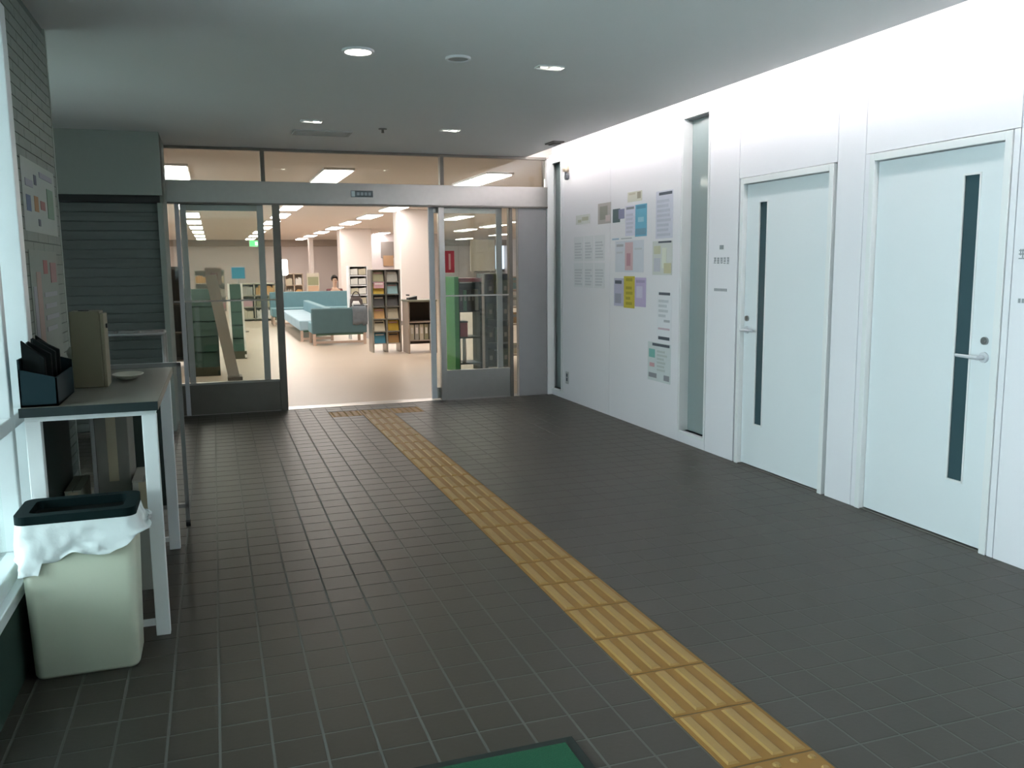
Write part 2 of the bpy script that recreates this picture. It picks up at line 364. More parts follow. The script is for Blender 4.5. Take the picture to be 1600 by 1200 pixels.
for a, b in ((8.9, 13.45), (15.55, 16.95), (19.05, 20.95), (23.05, 24.95)): B('pier', (-3.15, -3.0, a, b, -.1, LZ+.1), M_LWALL, ll)
for a, b in ((13.45, 15.55), (16.95, 19.05), (20.95, 23.05), (24.95, 27.05)):
    for z0, z1 in ((-.1, 1.2), (2.35, LZ+.1)): B('wall_band', (-3.15, -3.0, a, b, z0, z1), M_LWALL, ll)
lr = B('wall_library_right', (15.0, 15.15, 8.9, 45.2, -.1, LZ+.1), M_LWALL); tag(lr, 'library side wall beyond the tall bookcases', 'wall', kind='structure')
lw = B('wall_front', (3.62, 15.0, 8.75, 8.90, -.1, LZ+.1), M_LWALL); tag(lw, 'library front wall beside the glass entrance', 'wall', kind='structure')
B('panel', (3.42, 3.62, 8.901, 8.95, 0, LZ), M_LWALL, lw)
B('panel', (-3.0, -.41, 8.60, 8.90, 0, LZ), M_LWALL, lw)
# band of beam low on far ceiling
bd = B('trim_3', (-3.0, 15.0, 44.6, 45.0, 2.45, LZ), mat('far_band', (.36, .31, .27), .8)); tag(bd, 'darker band under the ceiling at the far library wall', 'trim', kind='structure')

def llamp(i, x, y):
    t = thing('ceiling_lamp', lamp_label(x, y), 'ceiling lamp', (x, y, LZ-.03), 'library ceiling lamps')
    B('frame', (x-.21, x+.21, y-.95, y+.95, LZ-.03, LZ), M_FRAME, t); B('diffuser', (x-.185, x+.185, y-.92, y+.92, LZ-.045, LZ-.03), M_LAMP, t)
cols = {-.45: 'left row', 1.70: 'middle row', 4.0: 'right row', 6.5: 'partly added first row beyond the columns', 9.0: 'partly added second row beyond the columns', 11.9: 'partly added last row beyond the columns'}
ordn = ['nearest', 'second', 'third', 'fourth', 'fifth', 'sixth', 'seventh', 'eighth', 'ninth', 'tenth']
YS = [13.1, 16.5, 19.9, 23.3, 26.8, 30.4, 34.2, 38.2, 42.2]
YR = {6.5: [13.5, 23.5, 29.0, 35.2], 9.0: [15.0, 22., 28.2, 31.6, 38], 11.9: [16, 26, 36.4, 42]}  # these rows include unseen lamps, added to light the library
def lamp_label(x, y):
    ys = YR.get(x, YS); return 'oblong white library ceiling lamp, %s one of the %s' % (ordn[ys.index(y)], cols[x])
for x in cols:
    for k, y in enumerate(YR.get(x, YS)): llamp(k, x, y)

# columns
def column(x0, x1, y, label):
    t = struct('column', ((x0+x1)/2, y, 0)); tag(t, label, 'column')
    B('shaft', (x0, x1, y, y+.8, 0, LZ), M_LCOL, t, bev=.02); B('plinth', (x0-.01, x1+.01, y-.01, y+.81, 0, .1), mat('plinth', (.25, .22, .2), .6), t)
column(4.25, 5.08, 20.6, 'thick pale square column behind the low counter, nearest in the library')
column(4.33, 5.45, 31.5, 'pale square column behind the white leaflet shelf, second in the library')
column(4.20, 4.36, 40.5, 'slim pale column near the far library wall')

# ------------------------------------------------------------------ LEFT SIDE: windows, tiled wall, alcove, shutter
wl = struct('wall_left', (LX, 1, 0)); tag(wl, 'wall on window side with tiled end pier and low sill wall', 'wall')
B('low_wall', (LX-.16, LX, -3.5, 3.84, -.0, .28), mat('dark_green_low_wall', (.022, .042, .032), .8, spec=.2), wl)
B('upper_wall', (LX-.16, LX, -3.5, 3.84, 2.40, CZ), M_LINTEL, wl)
B('pier', (LX-.16, LX-.008, 3.84, 4.79, 0, CZ), M_MORTAR, wl)
B('pier_edge', (LX-.16, LX+.002, 4.775, 4.80, 0, CZ), M_LINTEL, wl)
tm = new(); box(tm, -.0065, 0, -.1165, .1165, .002, .0445); bt = None
row = 0; z = 0.0
while z < CZ-.05:
    y = 3.845-(.12 if row % 2 else 0)
    while y < 4.77:
        a = max(y, 3.845); b = min(y+.236, 4.772)
        if b-a > .02:
            if bt is None: t = obj('wall_tile', tm, M_BRICK, None); bt = t.data
            else: t = bpy.data.objects.new('wall_tile', bt); COL.objects.link(t)
            t.parent = wl; t.location = Vector((LX, (a+b)/2, z)) - ORG['wall_left']; t.scale = (1, (b-a)/.236, 1)
        y += .236
    z += .0465; row += 1
wn = struct('window_1', (LX, 0, .33)); tag(wn, 'tall aluminium framed window bay at the left edge of the picture', 'window')
x0, x1 = LX-.13, LX-.02
B('sill', (LX-.16, LX+.006, -3.5, 3.84, .28, .325), M_ALU, wn, bev=.004)
B('bottom_frame', (x0, x1, -3.5, 3.84, .325, .39), M_ALU, wn, bev=.004)
B('top_frame', (x0, x1, -3.5, 3.84, 2.33, 2.40), M_ALU, wn, bev=.004)
B('jamb', (x0, LX+.01, 3.76, 3.84, .325, 2.40), M_ALU, wn, bev=.004)
for y in (3.50, 2.55, 1.6, .65, -.3, -1.25, -2.2): B('mullion', (x0, x1, y, y+.05, .39, 2.33), M_ALU, wn, bev=.004)
for a, b in ((3.55, 3.76), (2.60, 3.50), (1.65, 2.55), (.70, 1.6), (-.25, .65), (-1.2, -.3), (-2.15, -1.25), (-3.5, -2.2)):
    B('transom', (x0, x1, a, b, .84, .89), M_ALU, wn, bev=.004)
    B('pane', (LX-.08, LX-.074, a, b, .39, .84), M_GLASS, wn); B('pane', (LX-.08, LX-.074, a, b, .89, 2.33), M_GLASS, wn)
# outside: pavement, plus an added dark plane cutting bounce light into the alcove
og = B('ground_outside', (-40, LX-.17, -30, 60, -.25, -.13), mat('pavement', (.55, .60, .60), .9, scale=1)); tag(og, 'grey pavement outside the window', 'ground', kind='structure')
bounce_cut = B('ground_bounce_blocker', (-9, -2.3, 3.9, 12, -.13, -.10), mat('bounce_cut_dark', (.04, .055, .03), .95, var=.3, scale=3)); tag(bounce_cut, 'added unseen dark plane cutting ground bounce outside the alcove window', 'ground', kind='structure')
# room behind the camera
wb = B('wall_behind', (-.9, 3.62, -3.6, -3.5, -.1, 2.9), M_LINTEL); tag(wb, 'wall at the near end of the lobby', 'wall', kind='structure')
# alcove
al = struct('wall_alcove', (-1.5, 6, 0)); tag(al, 'grey alcove walls holding the closed shutter', 'wall')
B('alcove_side', (-2.2, -2.05, 4.64, 8.0, 0, .35), M_LINTEL, al); B('alcove_side', (-2.2, -2.05, 4.64, 8.0, 2.35, CZ), M_LINTEL, al); B('alcove_side', (-2.2, -2.05, 6.6, 8.0, .35, 2.35), M_LINTEL, al)
aw = struct('window_5', (-2.1, 6.2, .35)); tag(aw, 'window in the alcove side wall before the shutter', 'window')
for y in (4.80, 6.54): B('mullion', (-2.16, -2.07, y, y+.06, .35, 2.35), M_ALU, aw)
for a, b in ((4.86, 6.54),): B('pane', (-2.12, -2.114, a, b, .35, 2.35), M_GLASS, aw)
B('alcove_return', (-2.05, LX-.16, 4.64, 4.80, 0, CZ), M_LINTEL, al)
B('lintel', (-2.05, -.375, 8.0, 8.3, 2.03, CZ), M_LINTEL, al); B('slot', (-2.05, -.40, 8.03, 8.29, 1.97, 2.03), M_BLACK, al)
sh = thing('roller_shutter', 'dark grey closed roller shutter in the alcove under a black slot', 'shutter', (-1.2, 8.1, 0))
for k in range(25):
    z0 = .03+.0776*k
    bm = new(); pr = [(8.075, z0), (8.069, z0+.006), (8.067, z0+.038), (8.069, z0+.070), (8.075, z0+.0772)]
    A = [bm.verts.new((-2.03, y, z)) for y, z in pr]; C = [bm.verts.new((-.42, y, z)) for y, z in pr]
    for i in range(4): bm.faces.new((A[i], A[i+1], C[i+1], C[i]))
    A2 = [bm.verts.new((-2.03, 8.085, z)) for z in (z0, z0+.0772)]; C2 = [bm.verts.new((-.42, 8.085, z)) for z in (z0, z0+.0772)]
    bm.faces.new((A2[0], C2[0], C2[1], A2[1])); obj('slat', bm, M_SHUT, sh)
B('bottom_bar', (-2.03, -.42, 8.05, 8.09, 0, .03), M_DSTEEL, sh)
B('guide_rail', (-.42, -.375, 8.02, 8.12, 0, 1.97), M_LINTEL, sh, bev=.003)
ws = B('trim_4', (-.41, -.375, 8.12, 8.80, 0, CZ), M_LINTEL); tag(ws, 'grey return wall between shutter and glass entrance', 'trim', kind='structure')

# ------------------------------------------------------------------ high writing table
M_TTOP = mat('table_top_laminate', (.16, .15, .125), .35, var=.05); M_WLEG = mat('white_leg_paint', (.74, .76, .76), .4)
tt = thing('writing_table', 'high narrow table with grey-beige top and white square legs, along window side', 'table', (-.46, 4.05, 0))
B('tabletop', (-.685, -.225, 3.46, 4.66, .895, .925), M_TTOP, tt, bev=.002)
B('edge_band', (-.686, -.224, 3.452, 3.460, .893, .926), mat('dark_edge', (.012, .022, .024), .5, spec=.3), tt)
B('edge_band', (-.225, -.2225, 3.46, 4.66, .894, .925), mat('beige_edge', (.20, .18, .14), .5), tt)
for y in (3.48, 4.575):
    for x in (-.285, -.675 if y < 4 else -.61): B('leg', (x, x+.052, y, y+.04, 0, .875), M_WLEG, tt, bev=.003)
    B('rail', (-.675, -.235, y+.002, y+.038, .872, .895), M_WLEG, tt)
    B('stretcher', (-.635, -.275, y+.01, y+.03, .04, .062), M_WLEG, tt)
for x in (-.27, -.67): B('rail', (x, x+.03, 3.52, 4.575, .865, .895), M_WLEG, tt)
# display board behind the table
sb = thing('folded_stand', 'dark folded panel stand with grey metal frame behind the writing table', 'stand', (-.42, 4.98, 0))
bm = new()
for x in (-.205, -.64): beam(bm, (x, 4.98, .03), (x, 4.98, .91), .022, .022)
beam(bm, (-.65, 4.98, .905), (-.195, 4.98, .905), .022, .022); beam(bm, (-.65, 4.98, .12), (-.195, 4.98, .12), .022, .022)
obj('frame', bm, mat('grey_tube', (.30, .30, .29), .4, metal=.5), sb)
B('panel', (-.63, -.30, 4.972, 4.988, .13, .89), mat('dark_green_panel', (.015, .028, .024), .6), sb)
for x in (-.205, -.64):
    bm = new(); tube(bm, (x-.012, 4.98, .02), (x+.012, 4.98, .02), .02, 14); beam(bm, (x, 4.93, .03), (x, 5.03, .03), .02, .012); obj('foot', bm, M_BLACK, sb)
# umbrella rack near the shutter
ur = thing('umbrella_rack', 'low grey steel rail rack standing in front of the closed shutter', 'rack', (-.6, 7.6, 0))
bm = new()
for y in (7.45, 7.75):
    tube(bm, (-.98, y, .9), (-.40, y, .9), .016); tube(bm, (-.98, y, .45), (-.40, y, .45), .01)
    for x in (-.97, -.41): tube(bm, (x, y, .0), (x, y, .9), .014)
for x in (-.97, -.78, -.60, -.41): tube(bm, (x, 7.45, .9), (x, 7.75, .9), .012)
obj('rails', bm, mat('rack_steel', (.34, .34, .33), .35, metal=.8), ur, smooth=True)
B('tray', (-.99, -.39, 7.43, 7.77, .03, .07), mat('rack_tray', (.10, .10, .10), .5), ur, bev=.004)

gb = thing('under_table_dark_sheet', 'added dark green sheet on the wall, darkening the space beneath the writing table', 'board', (-.68, 4.0, 0))  # dark sheet added to deepen the shade under the table
B('board', (-.693, -.681, 3.62, 4.46, .01, .84), mat('deep_green', (.006, .018, .013), .6), gb); B('edge_strip', (-.694, -.680, 3.62, 4.46, .84, .85), M_BLACK, gb)
# ------------------------------------------------------------------ things on and under the table
bb = thing('beige_file_box', 'upright beige box standing on the writing table', 'box', (-.51, 4.0, .926))
B('body', (-.575, -.460, 3.97, 4.10, .926, 1.245), mat('beige_card', (.12, .105, .06), .6), bb, bev=.004)
B('edge', (-.460, -.445, 3.97, 4.10, .926, 1.235), mat('beige_card_light', (.17, .145, .09), .6), bb, bev=.003)
B('slot', (-.545, -.505, 4.02, 4.05, 1.2452, 1.249), M_BLACK, bb)
bm = new(); tube(bm, (-.445, 4.035, 1.18), (-.438, 4.035, 1.18), .010); obj('catch', bm, M_BLACK, bb)
bx = thing('blue_box', 'teal-blue open box of black items on the near end of writing table', 'box', (-.62, 3.6, .926))
M_BLUE = mat('teal_box', (.003, .017, .023), .6, spec=.2)
bm = new(); X0, X1, Y0, Y1 = -.684, -.56, 3.485, 3.86
def wedge(bm, x0, x1, y0, y1, z0, za, zb):
    vs = [bm.verts.new(p) for p in ((x0,y0,z0),(x1,y0,z0),(x1,y1,z0),(x0,y1,z0),(x0,y0,za),(x1,y0,zb),(x1,y1,zb),(x0,y1,za))]
    for f in ((3,2,1,0),(4,5,6,7),(0,1,5,4),(1,2,6,5),(2,3,7,6),(3,0,4,7)): bm.faces.new([vs[i] for i in f])
wedge(bm, X0, X1, Y0, Y0+.006, .926, 1.065, 1.03); wedge(bm, X0, X1, Y1-.006, Y1, .926, 1.10, 1.06); wedge(bm, X0, X0+.006, Y0, Y1, .926, 1.10, 1.10)
wedge(bm, X1-.006, X1, Y0, Y1, .926, 1.03, 1.03); wedge(bm, X0, X1, Y0, Y1, .926, .934, .934)
obj('box_wall', bm, M_BLUE, bx)
FOLD = ['black folder %s in the teal-blue box' % q for q in ('at the near end', 'second from the near end', 'third from the near end', 'in the middle', 'third from the far end', 'second from the far end', 'at the far end')]
for k in range(7):
    x = X0+.030+.013*(k % 2); y = Y0+.045+.046*k
    t = thing('black_folder', FOLD[k], 'folder', (x, y, .935), 'black folders in the teal box')
    bm = new(); wedge(bm, x-.02, x+.055, y-.011, y+.011, .935, 1.165-.006*(k % 3), 1.10+.01*(k % 2)); obj('cover', bm, mat('matt_black_card', (.006, .008, .008), .9, spec=.12), t, bev=.003)
    bm = new(); box(bm, x-.014, x+.05, y-.006, y+.006, .94, 1.098); obj('pages', bm, mat('dark_paper', (.05, .055, .05), .8), t)  # pages in an even dark grey
wt = thing('small_white_case', 'small white curved case behind the black folders on the table', 'case', (-.60, 4.2, .926))
bm = new(); bmesh.ops.create_uvsphere(bm, u_segments=16, v_segments=8, radius=1); bmesh.ops.transform(bm, matrix=Matrix.Translation((-.60, 4.25, 1.05)) @ Matrix.Diagonal((.035, .05, .035, 1)), verts=bm.verts)
obj('shell', bm, mat('off_white_plastic', (.45, .46, .40), .4), wt, smooth=True)
bm = new(); tube(bm, (-.60, 4.25, .926), (-.60, 4.25, 1.02), .018); obj('stem', bm, mat('off_white_plastic', (.5, .5, .4), .4), wt)
dish = thing('white_dish', 'shallow white dish lying on the table beside beige box', 'dish', (-.38, 4.2, .926))
bm = new(); n_ = 28; prev = None
for r_, z_ in ((.0, .928), (.03, .927), (.045, .935), (.065, .948), (.067, .950), (.062, .952), (.043, .940), (.0, .936)):
    ringv = [bm.verts.new((-.39+r_*1.0*math.cos(2*PI*i/n_), 4.22+r_*1.5*math.sin(2*PI*i/n_), z_)) for i in range(n_)]
    if prev:
        for i in range(n_): bm.faces.new((prev[i], prev[(i+1) % n_], ringv[(i+1) % n_], ringv[i]))
    prev = ringv
bmesh.ops.remove_doubles(bm, verts=bm.verts, dist=1e-5); obj('bowl', bm, mat('dish_white', (.6, .58, .48), .35), dish, smooth=True)
def carton(x0, x1, y0, y1, h, col, label):
    t = thing('carton', label, 'carton', ((x0+x1)/2, (y0+y1)/2, 0))
    m = mat('carton_%d' % int(h*100), col, .7, var=.08)
    B('body', (x0, x1, y0, y1, 0, h-.006), m, t, bev=.003); B('flap', (x0-.001, (x0+x1)/2-.002, y0-.001, y1+.001, h-.006, h), m, t); B('flap', ((x0+x1)/2+.002, x1+.001, y0-.001, y1+.001, h-.006, h), m, t)
    B('tape', ((x0+x1)/2-.02, (x0+x1)/2+.02, y0-.002, y0-.0005, h*.6, h-.007), mat('carton_tape', (.35, .30, .2), .3), t)
carton(-.535, -.40, 4.14, 4.42, .80, (.16, .155, .13), 'tall beige-grey carton standing under the writing table')
carton(-.385, -.295, 4.02, 4.30, .50, (.30, .30, .26), 'lower pale carton under the table beside the tall one')
carton(-.665, -.60, 4.10, 4.40, .46, (.28, .30, .22), 'narrow pale carton under the table at its wall side')

# ------------------------------------------------------------------ waste bin
bn = thing('waste_bin', 'square cream waste bin with white bag and dark rim, foreground left', 'waste bin', (-.49, 3.35, 0))
M_CREAM = mat('cream_plastic', (.56, .60, .47), .35, var=.03, coat=.15)
def rrect(cx, cy, hx, hy, r, n=6):
    pts = []
    for (sx, sy, a0) in ((1, 1, 0), (-1, 1, PI/2), (-1, -1, PI), (1, -1, 3*PI/2)):
        for i in range(n+1):
            a = a0+PI/2*i/n; pts.append((cx+sx*(hx-r)+r*math.cos(a), cy+sy*(hy-r)+r*math.sin(a)))
    return pts
BCX, BCY = -.495, 3.335
def loft(bm, rings, cap0=True, cap1=False):
    R_ = [[bm.verts.new((x, y, z)) for x, y in pts] if not callable(z) else [bm.verts.new((x, y, z(i))) for i, (x, y) in enumerate(pts)] for pts, z in rings]
    for A, C in zip(R_, R_[1:]):
        for i in range(len(A)): bm.faces.new((A[i], A[(i+1) % len(A)], C[(i+1) % len(A)], C[i]))
    if cap0: bm.faces.new(R_[0][::-1])
    if cap1: bm.faces.new(R_[-1])
bm = new(); loft(bm, [(rrect(BCX, BCY, .163, .105, .03), .0), (rrect(BCX, BCY, .170, .112, .035), .012), (rrect(BCX, BCY, .186, .122, .035), .56), (rrect(BCX, BCY, .181, .117, .032), .56), (rrect(BCX, BCY, .165, .106, .03), .02)], cap1=True)
obj('bin_body', bm, M_CREAM, bn, smooth=True)
# bag: irregular skirt turned down over the rim
bm = new(); rings = []
N = 4*17
def resample(pts, n):
    L = [0.]; P = pts+[pts[0]]
    for a, b in zip(P, P[1:]): L.append(L[-1]+math.hypot(b[0]-a[0], b[1]-a[1]))
    out = []; k = 0
    for i in range(n):
        t = L[-1]*i/n
        while L[k+1] < t: k += 1
        f = (t-L[k])/max(1e-9, L[k+1]-L[k]); out.append((P[k][0]+(P[k+1][0]-P[k][0])*f, P[k][1]+(P[k+1][1]-P[k][1])*f))
    return out
def bagring(grow, z, amp, seed, dz=0.):
    base = resample(rrect(BCX, BCY, .186+grow, .122+grow, .035+grow, 8), 120); out = []; zz = []
    for i, (x, y) in enumerate(base):
        nn = noise.noise(Vector((x*22+seed, y*22, z*9))); fl = max(0, (x-BCX-.12))*.45*(amp*30); 
        d = Vector((x-BCX, y-BCY)).normalized(); g = amp*nn
        out.append((x+d.x*g+(fl if y < BCY+.2 else 0), y+d.y*g)); zz.append(z+dz*.8*noise.noise(Vector((x*11, y*11, 3)))-(dz*.6 if x < BCX-.12 else 0)+(dz*.9*max(0, (x-BCX-.1)/.09)))
    return out, (lambda i, zz=zz: zz[i])
R = [bagring(.000, .552, .0, 1), bagring(.003, .566, .0, 1), bagring(.006, .560, .002, 2), bagring(.007, .53, .007, 3, .008), bagring(.010, .50, .013, 4, .012), bagring(.013, .475, .022, 5, .035), bagring(.014, .452, .026, 6, .06), bagring(.013, .435, .030, 7, .075)]
loft(bm, R, cap0=False)
bag = obj('bag', bm, mat('white_film', (.74, .80, .80), .25, var=.04, scale=14, spec=.6, bump=.5), bn, smooth=True)
bm = new()
o_ = rrect(BCX, BCY, .192, .128, .038); i_ = rrect(BCX, BCY, .150, .088, .026)
ring_prism(bm, o_, i_, .562, .592); obj('rim_frame', bm, mat('dark_teal_plastic', (.004, .013, .014), .8, spec=.1), bn)
bm = new(); loft(bm, [(rrect(BCX, BCY, .157, .095, .026), .40), (rrect(BCX, BCY, .160, .098, .028), .585)], cap0=False); obj('bag_lining', bm, mat('shaded_bag_inside', (.006, .012, .012), .6), bn)  # near-black colour stands in for the shade inside the bin
B('bin_inside', (BCX-.16, BCX+.16, BCY-.10, BCY+.10, .40, .41), mat('shaded_bag_inside', (.006, .012, .012), .7), bn)

# ------------------------------------------------------------------ posters, left pier
def wallsheet(name, label, x, y0, y1, z0, z1, m, prints=(), cat='notice', side=-1):
    """sheet on a wall of constant x; side -1 faces -x (right wall), +1 faces +x. prints: (fy0,fy1,fz0,fz1,mat)"""
    t = thing(name, label, cat, (x, (y0+y1)/2, z0)); th = .0022
    def bxs(a, b, ya, yb, za, zb, nm, mm):
        xs = sorted((x+side*a, x+side*b)); return B(nm, (xs[0], xs[1], ya, yb, za, zb), mm, t)
    bxs(0.0008, th, y0, y1, z0, z1, 'sheet', m)
    for k, (a, b, c, d, mm) in enumerate(prints):
        nm = 'print'
        # fractions run left to right as one faces the sheet
        if side < 0: ya, yb = y1-(y1-y0)*b, y1-(y1-y0)*a
        else: ya, yb = y0+(y1-y0)*a, y0+(y1-y0)*b
        bxs(th, th+.0008+.00025*k, ya, yb, z0+(z1-z0)*c, z0+(z1-z0)*d, nm, mm)
    return t
M_PAPW = mat('white_paper', (.80, .79, .83), .7, var=.01); M_PAPG = mat('print_grey', (.46, .46, .50), .8); M_PAPL = mat('print_light_grey', (.60, .60, .64), .8)
M_DK = mat('print_dark', (.09, .10, .13), .7); M_TXT = mat('print_text', (.28, .28, .31), .8)
M_LPAP = mat('grey_green_paper', (.33, .36, .33), .7, var=.04)  # left posters have grey-green paper, the lower one darker
def lines(n, z0=.1, z1=.9, a=.1, b=.9, m=None, gap=.45, ragged=True):
    out = []
    for k in range(n):
        h = (z1-z0)/n; out.append((a, b-(random.random()*.25 if ragged else 0), z0+h*k, z0+h*(k+1-gap), m or M_PAPG))
    return out
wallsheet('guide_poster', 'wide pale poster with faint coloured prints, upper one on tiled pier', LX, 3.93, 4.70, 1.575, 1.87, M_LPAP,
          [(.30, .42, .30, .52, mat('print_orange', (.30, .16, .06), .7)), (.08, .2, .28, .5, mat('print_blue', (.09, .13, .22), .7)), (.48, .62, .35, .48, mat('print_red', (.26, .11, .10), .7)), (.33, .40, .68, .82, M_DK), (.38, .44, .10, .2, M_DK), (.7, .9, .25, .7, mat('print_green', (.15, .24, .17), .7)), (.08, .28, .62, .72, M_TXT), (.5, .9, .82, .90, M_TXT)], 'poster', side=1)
wallsheet('notice_poster', 'tall pale poster with pink column, lower one on the tiled pier', LX, 3.95, 4.60, 1.0, 1.50, mat('dark_grey_green_paper', (.20, .23, .20), .7, var=.05),
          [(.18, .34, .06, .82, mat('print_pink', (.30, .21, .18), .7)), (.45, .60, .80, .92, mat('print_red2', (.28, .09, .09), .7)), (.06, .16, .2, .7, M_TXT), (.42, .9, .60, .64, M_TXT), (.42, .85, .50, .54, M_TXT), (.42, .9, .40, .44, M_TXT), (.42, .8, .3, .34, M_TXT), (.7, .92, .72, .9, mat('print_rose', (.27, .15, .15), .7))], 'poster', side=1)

# ------------------------------------------------------------------ notices on the right wall
W = lambda *a, **k: wallsheet(*a, **k)
W('photo_notice', 'small taupe sheet, highest and leftmost notice on the white wall', RX, 7.31, 7.59, 1.79, 1.98, mat('taupe_paper', (.48, .44, .43), .7), [(.15, .75, .2, .85, mat('taupe_print', (.33, .32, .28), .7)), (.6, .95, .1, .4, mat('pinkish', (.62, .52, .52), .7))])
W('sketch_notice', 'small sheet with faint beige drawing above the plain white sheets', RX, 7.78, 8.12, 1.81, 1.90, mat('cream_paper', (.66, .66, .64), .7), [(.15, .4, .2, .5, mat('beige_print', (.5, .5, .40), .7)), (.45, .9, .35, .75, mat('beige_print', (.5, .5, .4), .7))])
yy = [(8.17, 7.94), (7.91, 7.70), (7.67, 7.44)]; zz = [(1.45, 1.69), (1.19, 1.43)]
wn_ = ['leftmost', 'middle', 'rightmost']; hn = ['upper row', 'lower row']
for i, (b, a) in enumerate(yy):
    for j, (c, d) in enumerate(zz):
        W('white_sheet', 'plain white notice sheet with faint grey text, %s of %s on the wall' % (wn_[i], hn[j]), RX, a, b, c, d, mat('white_paper_dull', (.75, .75, .78), .7, var=.01), lines(6, .1, .8, m=M_PAPL))['group'] = 'plain white sheets on the wall'
W('dark_photo_sheet', 'sheet with dark photograph between taupe sheet and blue poster', RX, 7.015, 7.28, 1.77, 1.925, M_PAPW, [(.05, .62, .12, .9, mat('photo_dark', (.10, .14, .15), .6)), (.5, .95, .3, .85, mat('photo_violet', (.27, .27, .42), .6))])
W('white_blue_sheet', 'white sheet with pale violet print left of the blue poster', RX, 6.825, 7.01, 1.66, 1.92, mat('lilac_paper', (.70, .68, .80), .7), [(.1, .9, .88, .96, M_TXT)]+lines(5, .1, .8, m=mat('lilac_print', (.60, .58, .68), .7)))
W('blue_caption_sheet', 'wide white sheet with pale blue caption under the dark photograph', RX, 6.835, 7.30, 1.628, 1.656, M_PAPW, [(.05, .35, .2, .7, mat('caption_blue', (.40, .52, .66), .7)), (.45, .9, .3, .6, M_PAPG)])
W('blue_poster', 'narrow bright blue poster in the middle of the notices', RX, 6.61, 6.82, 1.65, 1.92, mat('poster_blue', (.17, .46, .62), .6), [(.1, .9, .86, .97, mat('poster_blue_dark', (.10, .28, .42), .6)), (.05, .95, .05, .25, mat('poster_blue_mid', (.18, .34, .46), .6)), (.25, .75, .45, .60, mat('poster_blue_light', (.35, .60, .70), .6))], 'poster')
W('cut_notice', 'small cream sheet with brown corner above the blue poster', RX, 6.70, 6.97, 1.95, 2.035, mat('cream_paper2', (.66, .64, .56), .7), [(.68, .92, .25, .9, mat('brown_print', (.36, .32, .25), .7)), (.1, .55, .7, .9, mat('brown_light', (.55, .5, .4), .7))])
W('long_notice', 'tall white notice with dark header, topmost beside the frosted window', RX, 6.17, 6.45, 1.62, 2.00, mat('lavender_paper', (.67, .66, .76), .7), [(.18, .95, .91, .97, M_DK)]+lines(8, .05, .86, .08, .95, mat('grey_violet', (.55, .55, .64), .7)))
W('yellow_map_notice', 'sheet with yellowish map print and dark header under the long notice', RX, 6.17, 6.50, 1.325, 1.60, mat('ivory_paper', (.66, .66, .64), .7), [(.30, .95, .94, .995, M_DK), (.08, .42, .62, .86, mat('map_yellow', (.60, .58, .42), .7)), (.5, .72, .2, .8, mat('map_cream', (.76, .76, .66), .7)), (.6, .95, .05, .35, mat('map_olive', (.60, .55, .36), .7)), (.08, .4, .1, .5, mat('map_lilac', (.58, .57, .63), .7))])
W('pink_figure_sheet', 'white sheet with pink vertical picture above the yellow poster', RX, 6.66, 7.21, 1.345, 1.62, mat('pale_sheet', (.68, .69, .76), .7), [(.36, .64, .06, .95, mat('pink_print', (.66, .46, .50), .7)), (.42, .56, .2, .6, mat('pink_dark', (.52, .28, .33), .7)), (.05, .3, .82, .9, M_PAPG), (.05, .28, .6, .66, M_PAPL), (.7, .95, .7, .76, M_PAPL)])
W('lilac_flyer', 'lilac and grey flyer left of the yellow poster', RX, 7.035, 7.23, 1.04, 1.29, mat('lilac_flyer_paper', (.52, .50, .64), .7), [(.1, .8, .8, .92, M_DK), (.1, .75, .1, .45, mat('flyer_grey', (.36, .36, .45), .7))])
W('yellow_poster', 'narrow bright yellow poster low among the notices', RX, 6.82, 7.03, 1.03, 1.31, mat('poster_yellow', (.62, .50, .06), .6), [(.2, .8, .84, .94, mat('yellow_dark', (.42, .34, .04), .7))]+lines(4, .1, .75, .2, .85, mat('yellow_dark', (.42, .34, .04), .7)), 'poster')
W('violet_flyer', 'light violet flyer right of the yellow poster', RX, 6.61, 6.815, 1.05, 1.30, mat('violet_paper', (.54, .44, .66), .7), [(.1, .9, .82, .92, mat('violet_dark', (.40, .33, .52), .7)), (.15, .7, .3, .7, mat('violet_light', (.64, .58, .74), .7))])
W('lower_notice', 'white notice with dark bars at top and bottom, below the map sheet', RX, 6.17, 6.41, .79, 1.19, M_PAPW, [(.12, .9, .93, .985, M_DK), (.12, .9, .015, .08, M_DK), (.1, .9, .22, .26, mat('rose_line', (.60, .45, .52), .7)), (.5, .9, .38, .43, M_PAPG)]+lines(4, .48, .88, .12, .8, M_PAPL))
W('coloured_chart', 'lowest notice with dark header and small green and red marks', RX, 6.17, 6.56, .44, .765, mat('chart_paper', (.64, .67, .68), .7), [(.2, .95, .91, .98, M_DK), (.05, .32, .60, .82, mat('chart_green', (.20, .46, .42), .7)), (.08, .30, .36, .46, mat('chart_red', (.58, .33, .36), .7)), (.05, .40, .08, .20, M_TXT), (.72, .95, .06, .2, M_TXT)]+lines(6, .28, .85, .42, .92, mat('chart_text', (.52, .55, .54), .7)))
